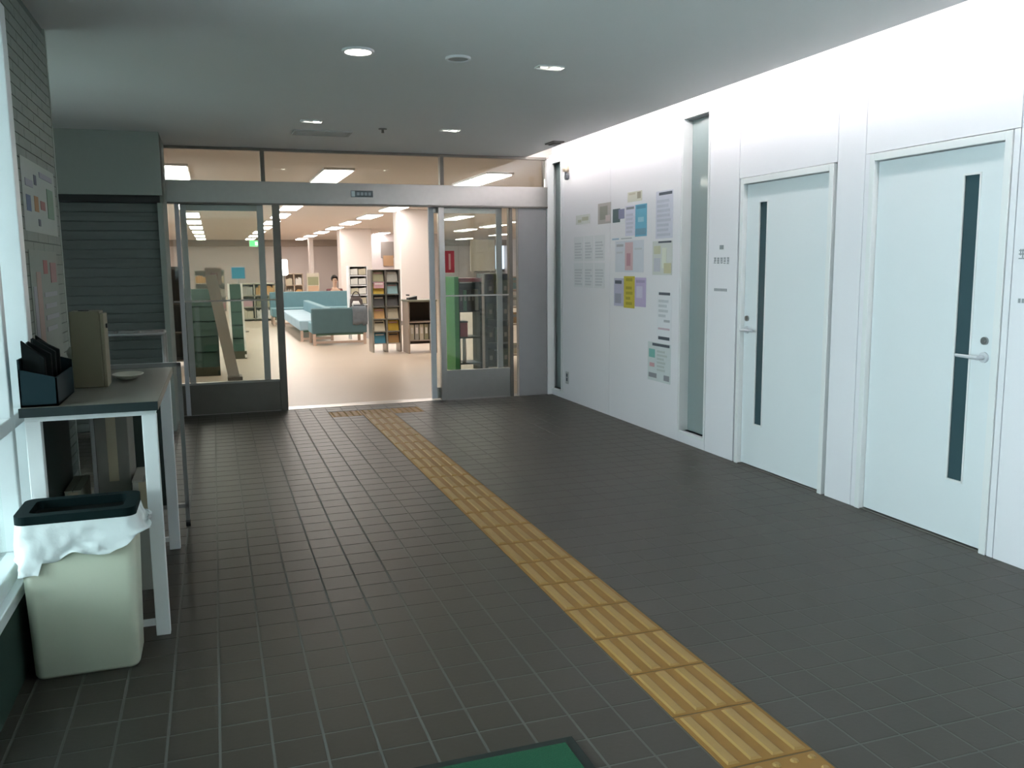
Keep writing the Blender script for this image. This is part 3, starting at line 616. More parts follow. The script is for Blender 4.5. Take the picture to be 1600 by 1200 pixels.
# switch plate, wall sensor, room signs
sw = thing('wall_switch', 'small steel switch plate low on wall near the far slit window', 'switch', (RX, 8.35, .18))
B('cover_plate', (RX-.006, RX-.0005, 8.31, 8.39, .17, .30), mat('switch_plate', (.50, .50, .51), .4, metal=.4), sw, bev=.002); B('rocker', (RX-.009, RX-.006, 8.335, 8.365, .20, .235), M_DK, sw); B('rocker', (RX-.009, RX-.006, 8.335, 8.365, .245, .28), M_DK, sw)
se = thing('wall_sensor', 'small warm lamp with grey holder high on wall near far slit window', 'wall lamp', (RX, 8.33, 2.30))
bm = new(); tube(bm, (RX-.001, 8.33, 2.38), (RX-.05, 8.33, 2.38), .035, 16, .03); obj('cap', bm, mat('warm_cap', (.75, .62, .48), .4), se, smooth=True)
bm = new(); tube(bm, (RX-.001, 8.33, 2.30), (RX-.03, 8.33, 2.30), .03, 16); tube(bm, (RX-.025, 8.33, 2.30), (RX-.025, 8.33, 2.36), .012); obj('holder', bm, mat('grey_holder', (.16, .17, .19), .4), se)
def roomsign(yc, zc, label, sc=1.):
    t = thing('room_sign', label, 'sign', (RX, yc, zc)); 
    B('symbol', (RX-.002, RX-.0004, yc-.025*sc, yc+.025*sc, zc+.085, zc+.115), mat('sign_grey', (.30, .31, .33), .6), t)
    for k in range(5):
        a = yc+.10*sc-.042*sc*k
        bm = new(); rg = random.Random(k*7+int(yc*10))
        for q in range(3): zz_ = zc-.020+.018*q+rg.uniform(0, .006); box(bm, RX-.002, RX-.0004, a-.030*sc, a-rg.uniform(0, .008)*sc, zz_, zz_+.005)
        for q in range(2): aa = a-(.006+.013*q+rg.uniform(0, .006))*sc; box(bm, RX-.0021, RX-.0004, aa-.005*sc, aa, zc-.02+rg.uniform(0, .02), zc+.028)
        obj('character', bm, mat('sign_grey', (.30, .31, .33), .6), t)
    bm = new()
    for k in range(9): box(bm, RX-.002, RX-.0004, yc+.085*sc-.019*sc*k-.012*sc, yc+.085*sc-.019*sc*k, zc-.215, zc-.195)
    obj('small_lettering', bm, mat('sign_grey', (.30, .31, .33), .6), t)
roomsign(5.46, 1.43, 'grey room lettering on white panel left of the farther door')
roomsign(2.91, 1.44, 'grey room lettering on white panel right of the nearer door')

# ------------------------------------------------------------------ ceiling fittings
def disc(name, label, cat, x, y, r, m, depth=.012, inner=None, group=None):
    t = thing(name, label, cat, (x, y, CZ-depth), group)
    n = 28; c = [(x+r*math.cos(2*PI*i/n), y+r*math.sin(2*PI*i/n)) for i in range(n)]
    q = r*.82; d = [(x+q*math.cos(2*PI*i/n), y+q*math.sin(2*PI*i/n)) for i in range(n)]
    bm = new(); ring_prism(bm, c, d, CZ-depth, CZ); obj('trim_ring', bm, M_FRAME, t)
    bm = new(); tube(bm, (x, y, CZ-depth*.6), (x, y, CZ), r*.80, n); obj('lens' if inner is None else inner, bm, m, t); return t
disc('round_downlight', 'large lit round downlight in the lobby ceiling', 'ceiling lamp', .785, 4.76, .085, M_SPOT)
disc('speaker_grille', 'unlit pale round fitting right of the large downlight', 'ceiling fitting', 1.335, 4.77, .07, mat('grille_grey', (.40, .39, .38), .8), inner='grille')
def twin(x, y, label):
    t = thing('twin_spotlight', label, 'spotlight', (x, y, CZ-.01), 'twin spotlights in the lobby ceiling')
    bm = new(); ring_prism(bm, rrect(x, y, .085, .045, .012, 3), rrect(x, y, .078, .038, .010, 3), CZ-.008, CZ); obj('bezel', bm, M_CEIL, t)
    for k, dx in enumerate((-.038, .038)):
        bm = new(); tube(bm, (x+dx, y, CZ-.008), (x+dx, y, CZ-.001), .022, 16); obj('bulb', bm, M_SPOT if k else M_SPOTDIM, t)
twin(1.905, 4.84, 'twin spotlight nearest the camera, between large downlight and cove')
twin(.79, 7.11, 'twin spotlight above the left glass panel, beside the vent')
twin(1.95, 7.26, 'twin spotlight above the red poster, near the entrance')
t = thing('sprinkler', 'tiny dark sprinkler head in ceiling between the two far twin spotlights', 'sprinkler', (1.394, 7.34, CZ-.03))
bm = new(); tube(bm, (1.394, 7.34, CZ-.006), (1.394, 7.34, CZ), .035, 16); obj('collar', bm, mat('sprinkler_grey', (.2, .19, .18), .5), t)
bm = new(); tube(bm, (1.394, 7.34, CZ-.035), (1.394, 7.34, CZ-.006), .012, 10, .009); obj('nozzle', bm, M_DSTEEL, t)
vt = thing('ceiling_vent', 'flush pale oblong air vent in ceiling before the glass entrance', 'vent', (.94, 7.7, CZ-.01))
bm = new(); ring_prism(bm, [(.70, 7.56), (1.18, 7.56), (1.18, 7.84), (.70, 7.84)], [(.72, 7.58), (1.16, 7.58), (1.16, 7.82), (.72, 7.82)], CZ-.008, CZ); obj('frame', bm, mat('vent_grey', (.46, .46, .45), .7), vt)
for k in range(5):
    bm = new(); beam(bm, (.72, 7.605+.047*k, CZ-.004), (1.16, 7.605+.047*k, CZ-.004), .034, .004); obj('slat', bm, mat('vent_slat', (.5, .5, .49), .7), vt)
t = thing('smoke_detector', 'small dark oblong fitting on ceiling beside the light slot', 'detector', (3.08, 7.75, CZ-.02))
B('base', (3.03, 3.14, 7.62, 7.84, CZ-.012, CZ), mat('detector_grey', (.24, .22, .21), .6), t, bev=.003); B('cover', (3.05, 3.12, 7.66, 7.80, CZ-.022, CZ-.012), mat('detector_dark', (.16, .15, .14), .6), t, bev=.003)

# ------------------------------------------------------------------ LIBRARY INTERIOR
M_TEAL = mat('teal_upholstery', (.135, .26, .30), .7, var=.08); M_TEALD = mat('dark_teal_upholstery', (.07, .135, .15), .7, var=.08); M_WOODL = mat('beige_wood', (.52, .38, .30), .5, var=.08)
def sofa(x0, x1, y0, y1, label, back_side, zb=.78, seat=.40, bm_=M_TEAL, sm=M_TEAL, z0=.21, cut=0):
    t = thing('bench_sofa', label, 'sofa', ((x0+x1)/2, (y0+y1)/2, 0), 'teal bench sofas')
    n = max(1, round((x1-x0)/.9))
    if back_side in 'fb':
        yb = (y0, y0+.14) if back_side == 'f' else (y1-.14, y1); B('backrest', (x0, x1-cut, *yb, z0, zb), bm_, t, bev=.02)
        sy = (y0+.14, y1) if back_side == 'f' else (y0, y1-.14)
        for k in range(n): B('seat_cushion', (x0+(x1-x0)*k/n+.004, x0+(x1-x0)*(k+1)/n-.004, *sy, z0, seat), sm, t, bev=.02)
    else:
        xb = (x0, x0+.14) if back_side == 'l' else (x1-.14, x1); B('backrest', (*xb, y0, y1, z0, zb), bm_, t, bev=.02)
        sx = (x0+.14, x1) if back_side == 'l' else (x0, x1-.14); n = max(1, round((y1-y0)/.9))
        for k in range(n): B('seat_cushion', (*sx, y0+(y1-y0)*k/n+.004, y0+(y1-y0)*(k+1)/n-.004, z0, seat), sm, t, bev=.02)
    for x in (x0+.04, x1-.04):
        for y in (y0+.04, y1-.04): B('leg', (x-.025, x+.025, y-.025, y+.025, 0, z0), M_WOODL, t)
    B('rail', (x0+.02, x1-.02, y0+.03, y0+.06, .03, .07), M_WOODL, t); B('rail', (x0+.02, x1-.02, y0+.02, y0+.06, z0-.03, z0), mat('dark_green_sofa_rail', (.06, .12, .08), .7), t)  # lower rail beige wood, upper rail dark green
sofa(1.63, 2.62, 15.9, 16.65, 'nearest teal bench sofa turned back-on to the entrance', 'f', .67, .40, M_TEALD, M_TEAL)
sofa(1.50, 2.15, 16.9, 21.4, 'long teal bench sofa running away behind the nearest one', 'r', .62, .40, M_TEAL, mat('pale_teal_seat', (.30, .43, .50), .6))
sofa(1.30, 3.25, 21.8, 22.6, 'far teal bench sofa with high back crossing behind the long one', 'b', .80, .42, M_TEAL, M_TEAL)
# magazine rack
def rack(x0, x1, y, depth, h, shelves, colsn, label, name='magazine_rack', frame=None, prints=None, back=None, foot=.14, step=0):
    t = thing(name, label, 'rack', ((x0+x1)/2, y+depth/2, 0)); fr = frame or M_STEEL
    for x in [x0+(x1-x0)*k/colsn for k in range(colsn+1)]: B('post', (x-.014, x+.014, y, y+depth, 0, h), fr, t)
    B('back_panel', (x0, x1, y+depth-.02, y+depth, foot, h), back or mat('rack_back', (.10, .095, .085), .7), t)
    for k in range(shelves+1):
        z = foot+(h-foot)*k/shelves; B('shelf', (x0, x1, y+step*(k/shelves), y+depth, z-.008 if k else z, z+.012 if k < shelves else z+.004), fr, t)
    return t
PC = {'pink': (.55, .33, .36), 'yellow': (.55, .38, .05), 'blue': (.06, .25, .36), 'cream': (.55, .50, .38), 'dark': (.05, .05, .05), 'grey': (.35, .34, .30), 'olive': (.28, .27, .17), 'tealc': (.22, .36, .38), 'orange': (.50, .30, .12), 'white': (.72, .70, .66), 'red': (.45, .05, .07), 'green': (.05, .22, .09)}
def pc(c): return mat('cover_'+c, PC[c], .45, var=.12, scale=30)
rack(2.44, 2.90, 14.2, .35, 1.36, 6, 2, 'steel magazine rack with coloured covers right of the teal sofas')
names6 = ['bottom', 'second lowest', 'third lowest', 'third highest', 'second highest', 'top']
grid = [('blue', 'orange'), ('cream', 'yellow'), ('orange', 'cream'), ('dark', 'dark'), ('yellow', 'tealc'), ('olive', 'grey')]
for r_ in range(6):
    for c_ in range(2):
        x0 = 2.465+.23*c_; z0 = .153+(1.22/6)*r_; col = grid[r_][c_]
        t = thing('magazine', '%s magazine on %s shelf of the steel rack, %s side' % ({'tealc': 'teal'}.get(col, col), names6[r_], 'sofa' if c_ == 0 else 'counter'), 'magazine', (x0+.09, 14.3, z0), 'magazines in the steel rack')
        h = .165; bm = new(); vs = [(x0, 14.22, z0), (x0+.18, 14.22, z0), (x0+.18, 14.28, z0+h), (x0, 14.28, z0+h)]
        A = [bm.verts.new(v) for v in vs]; C = [bm.verts.new((v[0], v[1]+.012, v[2])) for v in vs]
        bm.faces.new(A); bm.faces.new(C[::-1])
        for i in range(4): bm.faces.new((A[i], C[i], C[(i+1) % 4], A[(i+1) % 4]))
        obj('cover', bm, pc(col), t)
        bm = new(); box(bm, x0+.02, x0+.16, 14.2635, 14.268, z0+.125, z0+.145); obj('title_band', bm, pc(['white', 'dark', 'pink'][(r_+c_) % 3]), t)
t = thing('pink_leaflet', 'pink leaflet above the yellow magazine in the steel rack', 'leaflet', (2.55, 14.2, 1.2)); bm = new(); box(bm, 2.47, 2.64, 14.192, 14.198, 1.06, 1.16); obj('sheet', bm, pc('pink'), t)
bm = new(); box(bm, 2.49, 2.62, 14.189, 14.192, 1.12, 1.14); obj('print', bm, pc('white'), t)
# counter
ct = thing('low_counter', 'low open wooden counter with dark shelves right of magazine rack', 'counter', (3.1, 14.0, 0))
M_CB = mat('counter_wood', (.36, .29, .24), .5)
B('worktop', (2.93, 3.42, 13.75, 14.25, .84, .87), mat('counter_top', (.20, .20, .15), .5), ct, bev=.003)
for x in (2.94, 3.39): B('side_panel', (x, x+.025, 13.78, 14.22, 0, .84), M_CB, ct)
B('back_panel', (2.965, 3.39, 14.20, 14.22, .12, .84), mat('counter_back', (.12, .095, .075), .7), ct)
for z in (.20, .50): B('shelf', (2.965, 3.39, 13.80, 14.20, z, z+.02), M_CB, ct)
for k, (x, c) in enumerate(((2.98, 'cream'), (3.06, 'grey'), (3.14, 'cream'), (3.22, 'olive'), (3.30, 'grey'))):
    t = thing('file_folder', '%s file in the low counter, %s from the magazine rack' % (c, ['first', 'second', 'third', 'fourth', 'fifth'][k]), 'file', (x+.03, 13.95, .22), 'files in the low counter')
    B('cover', (x, x+.065, 13.84, 14.12, .22, .47), pc(c), t); B('spine_label', (x+.015, x+.05, 13.836, 13.84, .32, .42), pc('white'), t)
t = thing('black_device', 'small black desk phone on the low counter', 'phone', (3.05, 13.95, .87)); 
bm = new(); wedge(bm, 2.98, 3.12, 13.88, 14.05, .87, .90, .93); obj('base', bm, M_BLACK, t); bm = new(); beam(bm, (2.985, 13.9, .945), (2.985, 14.04, .945), .03, .02); obj('receiver', bm, M_BLACK, t)
# white leaflet shelf
ws_ = rack(2.49, 2.84, 17.0, .30, 1.42, 6, 1, 'white slanted leaflet shelf behind the magazine rack', 'leaflet_shelf', M_FRAME, back=mat('leaflet_back', (.30, .26, .22), .7), foot=.3)
for k in range(6):
    z0 = .33+(1.12/6)*k
    t = thing('leaflet_pile', 'pale leaflet stack on white slanted shelf, %s tier' % names6[k], 'leaflets', (2.66, 17.05, z0), 'leaflet stacks on the white shelf')
    for q in range(2):
        bm = new(); wedge(bm, 2.515+.155*q, 2.655+.155*q, 17.01, 17.10, z0-.006, z0+.10, z0+.115); obj('sheets', bm, pc('white' if (k+q) % 3 else 'cream'), t)
# left slanted racks (dark green display with white sides)
def slant_rack(x0, x1, y0, y1, h, label, wcol, prt):
    t = thing('display_rack', label, 'rack', ((x0+x1)/2, (y0+y1)/2, 0)); dg = mat('rack_dark_green', (.012, .06, .035), .5, var=.2)
    d = y1-y0
    for x in (x0, x1-.03):
        bm = new(); vs = [(x, y0, .02), (x, y1, .02), (x, y1-.05, h), (x, y1-.22, h), (x, y0+.12, .30)]
        A = [bm.verts.new(v) for v in vs]; C = [bm.verts.new((v[0]+.03, v[1], v[2])) for v in vs]; bm.faces.new(A); bm.faces.new(C[::-1])
        for i in range(5): bm.faces.new((A[i], C[i], C[(i+1) % 5], A[(i+1) % 5]))
        obj('side_panel', bm, wcol, t)
    for k in range(5):
        za, zb = .12+(h-.16)*k/5, .12+(h-.16)*(k+1)/5-.015; ya = y0+.03+(d-.30)*k/5; yb = y0+.03+(d-.30)*(k+1)/5
        bm = new(); vs = [(x0+.03, ya, za), (x1-.03, ya, za), (x1-.03, yb, zb), (x0+.03, yb, zb)]
        A = [bm.verts.new(v) for v in vs]; C = [bm.verts.new((v[0], v[1]+.03, v[2]-.004)) for v in vs]; bm.faces.new(A); bm.faces.new(C[::-1])
        for i in range(4): bm.faces.new((A[i], C[i], C[(i+1) % 4], A[(i+1) % 4]))
        obj('display_board', bm, dg, t)
    bm = new(); vs = [(x0+.03, y0+.06, .11), (x1-.03, y0+.06, .11), (x1-.03, y1-.20, h-.01), (x0+.03, y1-.20, h-.01)]
    A = [bm.verts.new((v[0], v[1]+.03, v[2])) for v in vs]; C = [bm.verts.new((v[0], v[1]+.05, v[2])) for v in vs]; bm.faces.new(A); bm.faces.new(C[::-1])
    for i in range(4): bm.faces.new((A[i], C[i], C[(i+1) % 4], A[(i+1) % 4]))
    obj('back_panel', bm, dg, t)
    B('plinth', (x0, x1, y0+.02, y1-.02, 0, .12), mat('rack_plinth', (.10, .10, .06), .6), t)
M_WS = mat('rack_white_side', (.82, .77, .70), .5)
slant_rack(-.40, .02, 12.0, 12.9, 1.14, 'dark green slanted display rack with plinth, left behind glass', mat('rack_dark_side', (.015, .045, .03), .5), 0)
# white framed gate leaning post between racks
gp = thing('white_panel_post', 'slanted white post with notice head standing between dark green racks', 'post', (.15, 11.5, 0))
bm = new(); beam(bm, (-.033, 11.90, 1.32), (.18, 11.5, .02), .14, .05); obj('upright', bm, M_WS, gp)
B('foot', (.10, .28, 11.38, 11.66, 0, .05), mat('post_foot', (.22, .19, .16), .5), gp, bev=.01)
B('notice_head', (-.10, .095, 11.93, 11.96, 1.20, 1.42), mat('pink_white', (.66, .56, .52), .6), gp)
B('notice_print', (-.04, .05, 11.924, 11.93, 1.27, 1.35), pc('pink'), gp)
slant_rack(.20, .43, 14.1, 14.9, 1.16, 'narrower dark green display rack with wooden sides beside white post', M_WS, 0)
bk = thing('brown_bookcase', 'narrow brown bookcase with dark top seen past left door post', 'bookcase', (-.5, 13.3, 0))
for x in (-.62, -.43): B('side_panel', (x, x+.02, 13.1, 13.6, 0, 1.40), mat('brown_case', (.16, .14, .11), .6), bk)
B('top', (-.63, -.40, 13.08, 13.62, 1.40, 1.44), mat('dark_case_top', (.06, .06, .05), .6), bk)
for z in (.1, .5, .9): B('shelf', (-.60, -.43, 13.1, 13.6, z, z+.02), mat('brown_case', (.16, .14, .11), .6), bk)
B('back_panel', (-.60, -.43, 13.58, 13.6, .1, 1.4), mat('brown_case_back', (.22, .20, .17), .6), bk)
# blue sign
bs = thing('blue_sign', 'square blue sign on thin stand behind dark green racks', 'sign', (.51, 20, 0))
B('sign_face', (.38, .65, 20.0, 20.02, 1.18, 1.42), mat('sign_blue', (.03, .26, .40), .5), bs); B('sign_border', (.36, .67, 20.02, 20.03, 1.16, 1.44), mat('sign_pale', (.5, .5, .55), .5), bs)
bm = new(); tube(bm, (.51, 20.04, .02), (.51, 20.04, 1.3), .018); tube(bm, (.51, 20.04, 0), (.51, 20.04, .025), .17, 20); obj('stand', bm, M_STEEL, bs)
# far left low shelves & greenery
for k, (x0, x1, y, h, c, lab) in enumerate(((.45, 1.55, 24., 1.0, (.40, .38, .30), 'pale low bookcase far left behind the blue sign'), (-.6, .35, 30., 1.35, (.45, .44, .40), 'grey-white bookcase at the far left of library'), (2.25, 2.85, 30., 1.2, (.58, .48, .38), 'beige bookcase beside the bright screen, far away'))):
    t = thing('bookcase', lab, 'bookcase', ((x0+x1)/2, y, 0)); m = mat('case_%d' % k, c, .6)
    for x in (x0, (x0+x1)/2-.015, x1-.03): B('side_panel', (x, x+.03, y, y+.35, 0, h), m, t)
    for q in range(4): B('shelf', (x0, x1, y, y+.35, .05+(h-.08)*q/3, .08+(h-.08)*q/3), m, t)
    B('back_panel', (x0, x1, y+.33, y+.35, 0, h), m, t)
    for q in range(3):
        for s in range(2):
            cc = ['cream', 'white', 'pink', 'olive', 'grey', 'orange'][(q*2+s+k) % 6]; a = x0+.04+((x1-x0)/2)*s
            bm = new(); xx = a
            while xx < a+(x1-x0)/2-.10:
                ww = random.uniform(.03, .05); box(bm, xx, xx+ww-.004, y+.03, y+.25, .08+(h-.08)*q/3, .08+(h-.08)*q/3+random.uniform(.18, .25)); xx += ww
            bo = obj('books', bm, pc(cc), t); bo['kind'] = 'stuff'
# exit sign
ex = thing('exit_sign', 'green emergency exit sign hanging under far library ceiling', 'exit sign', (1.68, 36, 2.2))
B('housing', (1.40, 1.98, 36.0, 36.1, 2.22, 2.48), M_FRAME, ex); B('lit_face', (1.42, 1.96, 35.985, 36.0, 2.24, 2.46), mat('exit_green', (.1, .6, .2), .4, emit=(.12, .75, .22), es=1.0), ex)
bm = new(); tube(bm, (1.5, 36.05, 2.48), (1.5, 36.05, LZ), .012); tube(bm, (1.88, 36.05, 2.48), (1.88, 36.05, LZ), .012); obj('hanger', bm, M_STEEL, ex)
B('pictogram', (1.62, 1.72, 35.98, 35.985, 2.28, 2.42), mat('exit_white', (.8, .9, .8), .5, emit=(.8, 1, .85), es=1.0), ex)
# bright standing screen
bsn = thing('bright_screen', 'bright white upright screen behind the teal sofas', 'screen', (1.87, 25, 0))
bm = new(); pts = rrect(1.865, 1.41, .105, .22, .05, 5)
A = [bm.verts.new((x, 25.0, z)) for x, z in pts]; C = [bm.verts.new((x, 25.05, z)) for x, z in pts]; bm.faces.new(A); bm.faces.new(C[::-1])
for i in range(len(A)): bm.faces.new((A[i], C[i], C[(i+1) % len(A)], A[(i+1) % len(A)]))
obj('lit_panel', bm, mat('screen_light', (.9, .95, 1), .4, emit=(.9, 1, 1), es=2.2), bsn); bm = new(); tube(bm, (1.865, 25.08, .02), (1.865, 25.08, 1.5), .03); tube(bm, (1.865, 25.08, 0), (1.865, 25.08, .03), .2, 20); obj('stand', bm, M_DSTEEL, bsn)
# poster display
pd = thing('poster_easel', 'green and orange poster board behind the far sofa', 'display board', (3.17, 30, 0))
B('board', (2.97, 3.38, 30., 30.03, .44, 1.20), mat('easel_cream', (.62, .58, .48), .6), pd); B('upper_print', (3.0, 3.35, 29.985, 30., .80, 1.08), mat('easel_green', (.30, .32, .20), .6), pd); B('lower_print', (3.0, 3.35, 29.985, 30., .52, .78), mat('easel_orange', (.56, .38, .26), .6), pd)
for x in (3.0, 3.35): B('leg', (x-.02, x+.02, 30.03, 30.07, 0, .6), M_WOODL, pd)
# picture on the wall between columns
pcn = thing('far_wall_picture', 'brown and orange hanging panel between the two thick columns', 'picture', (6.9, 36, 1.4))
B('upper_field', (6.62, 7.15, 36, 36.04, 1.75, 2.42), mat('pic_brown', (.24, .21, .20), .6), pcn); B('lower_field', (6.70, 7.12, 35.98, 36.02, 1.42, 1.85), mat('pic_orange', (.42, .26, .15), .6), pcn)
wpn = B('wall_partition', (5.6, 9.2, 36.05, 36.2, 0, LZ), mat('partition_lilac', (.66, .60, .62), .7)); tag(wpn, 'pale lilac partition wall beyond the thick columns', 'wall', kind='structure')
# right side: green-ended shelf trolley
gt = thing('green_ended_shelf', 'dark shelf unit with bright green end post behind right glass', 'shelf', (3.2, 11.2, 0))
B('end_panel', (2.985, 3.045, 11.05, 11.5, 0, 1.27), mat('bright_green', (.03, .34, .05), .45), gt, bev=.004)
M_DF = mat('dark_shelf_metal', (.06, .075, .07), .5)
B('shelf', (3.05, 3.36, 11.1, 11.45, 1.20, 1.25), mat('red_top', (.38, .07, .10), .5), gt)
B('shelf_board', (3.05, 3.36, 11.3, 11.45, .82, 1.18), M_DF, gt)
for z in (.10, .45, .80): B('shelf', (3.05, 3.36, 11.1, 11.45, z, z+.02), M_DF, gt)
for x in (3.05, 3.345): B('post', (x, x+.02, 11.1, 11.45, 0, 1.2), M_DF, gt)
B('silver_post', (3.37, 3.405, 11.08, 11.12, 0, 1.30), M_CHROME, gt)
for k, c in enumerate(('dark', 'green', 'dark', 'dark', 'grey')):
    t = thing('ring_binder', '%s binder on green-ended shelf, %s from the green post' % (c, ['first', 'second', 'third', 'fourth', 'fifth'][k]), 'binder', (3.09+.055*k, 11.2, .82), 'binders on the green-ended shelf')
    B('cover', (3.072+.054*k, 3.120+.054*k, 11.12, 11.29, .821, 1.10-.01*(k % 2)), pc(c), t); B('spine_label', (3.084+.054*k, 3.108+.054*k, 11.117, 11.12, .95, 1.03), pc('grey'), t)
t = thing('red_bag', 'small dark red box on the green-ended shelf, below the binders', 'box', (3.12, 11.2, .47)); B('body', (3.075, 3.18, 11.12, 11.3, .47, .66), pc('red'), t, bev=.005); B('lid', (3.073, 3.182, 11.118, 11.302, .66, .68), pc('dark'), t)
t = thing('grey_tube', 'pale grey upright roll in lower part of the green-ended shelf', 'roll', (3.16, 11.15, .12)); bm = new(); tube(bm, (3.14, 11.16, .12), (3.14, 11.16, .44), .025, 14); obj('roll', bm, pc('white'), t, smooth=True); bm = new(); tube(bm, (3.14, 11.16, .435), (3.14, 11.16, .4445), .012, 10); obj('core', bm, pc('dark'), t)
s2 = rack(3.44, 3.80, 11.1, .4, 1.30, 4, 1, 'grey-blue shelf rack beside the silver post behind right glass', 'shelf_rack', mat('rack_blue_grey', (.13, .155, .165), .5), back=mat('rack_blue_back', (.15, .18, .20), .6), foot=.05)
for r_ in range(4):
    for c_ in range(3):
        t = thing('grey_book', 'dark grey book on the grey-blue rack, tier %s, %s' % (['bottom', 'second', 'third', 'top'][r_], ['by the silver post', 'in the middle', 'by the glass post'][c_]), 'book', (3.5+.1*c_, 11.25, .08+.31*r_), 'books on the grey-blue rack')
        B('cover', (3.465+.105*c_, 3.555+.105*c_, 11.14, 11.38, .064+.3125*r_, .28+.3125*r_-.02*(c_ % 2)), mat('book_%d' % ((r_+c_) % 3), [(.08, .10, .09), (.12, .15, .16), (.10, .14, .11)][(r_+c_) % 3], .6), t)
        B('spine_label', (3.49+.105*c_, 3.53+.105*c_, 11.137, 11.14, .14+.3125*r_, .20+.3125*r_), pc('grey'), t)
# pale board and bright windows further
pb = thing('pale_board', 'large pale board above the dark shelf, seen through right glass', 'board', (6.1, 20, 0))
B('panel', (5.82, 6.42, 20, 20.04, 1.28, 2.02), mat('board_pale', (.60, .56, .50), .6), pb)
for x in (5.9, 6.32): B('leg', (x, x+.03, 20.04, 20.07, 0, 1.4), M_STEEL, pb)
wf = struct('window_4', (12, 44.9, 1.5)); tag(wf, 'far pale blue window seen through the right glass', 'window')
for a, b in ((13.3, 14.3), (14.45, 14.95)): B('pane', (a, b, 44.93, 44.99, 1.2, 2.45), mat('daylit_pane', (.6, .75, .9), .4, emit=(.68, .82, 1.0), es=1.0), wf)
B('mullion', (14.3, 14.45, 44.9, 44.99, 1.1, 2.5), M_DSTEEL, wf)
B('sill', (13.2, 14.97, 44.88, 44.99, 1.05, 1.2), M_DSTEEL, wf)
# globe light and side leaflet stand
t = thing('small_round_lamp', 'tiny round lit ceiling spot right of the glass post', 'ceiling lamp', (8.8, 25.3, LZ-.03)); bm = new(); tube(bm, (8.8, 25.3, LZ-.05), (8.8, 25.3, LZ), .12, 18); obj('lens', bm, M_LAMP, t); bm = new(); ring_prism(bm, [(8.8+.16*math.cos(a*PI/9), 25.3+.16*math.sin(a*PI/9)) for a in range(18)], [(8.8+.125*math.cos(a*PI/9), 25.3+.125*math.sin(a*PI/9)) for a in range(18)], LZ-.04, LZ); obj('ring', bm, M_FRAME, t)
ls = thing('leaflet_stand', 'beige wire leaflet stand behind right glass next to grey post', 'stand', (4.15, 12, 0))
bm = new()
for x in (4.05, 4.32): beam(bm, (x, 12, 0), (x, 12, 1.25), .02, .02)
for z in (.1, .55, .8, 1.05, 1.24): beam(bm, (4.05, 12, z), (4.32, 12, z), .02, .02)
obj('frame', bm, M_WOODL, ls)
for k, c in enumerate(('cream', 'orange', 'white', 'tealc')):
    z = (.12, .57, .82, 1.07)[k]; t = thing('leaflet', '%s leaflet in the beige wire stand' % {'tealc': 'teal'}.get(c, c), 'leaflet', (4.18, 11.97, z), 'leaflets in the beige wire stand'); B('sheet', (4.07, 4.30, 11.975, 11.988, z, z+.16), pc(c), t); B('print', (4.10, 4.27, 11.972, 11.975, z+.09, z+.13), pc('grey'), t)

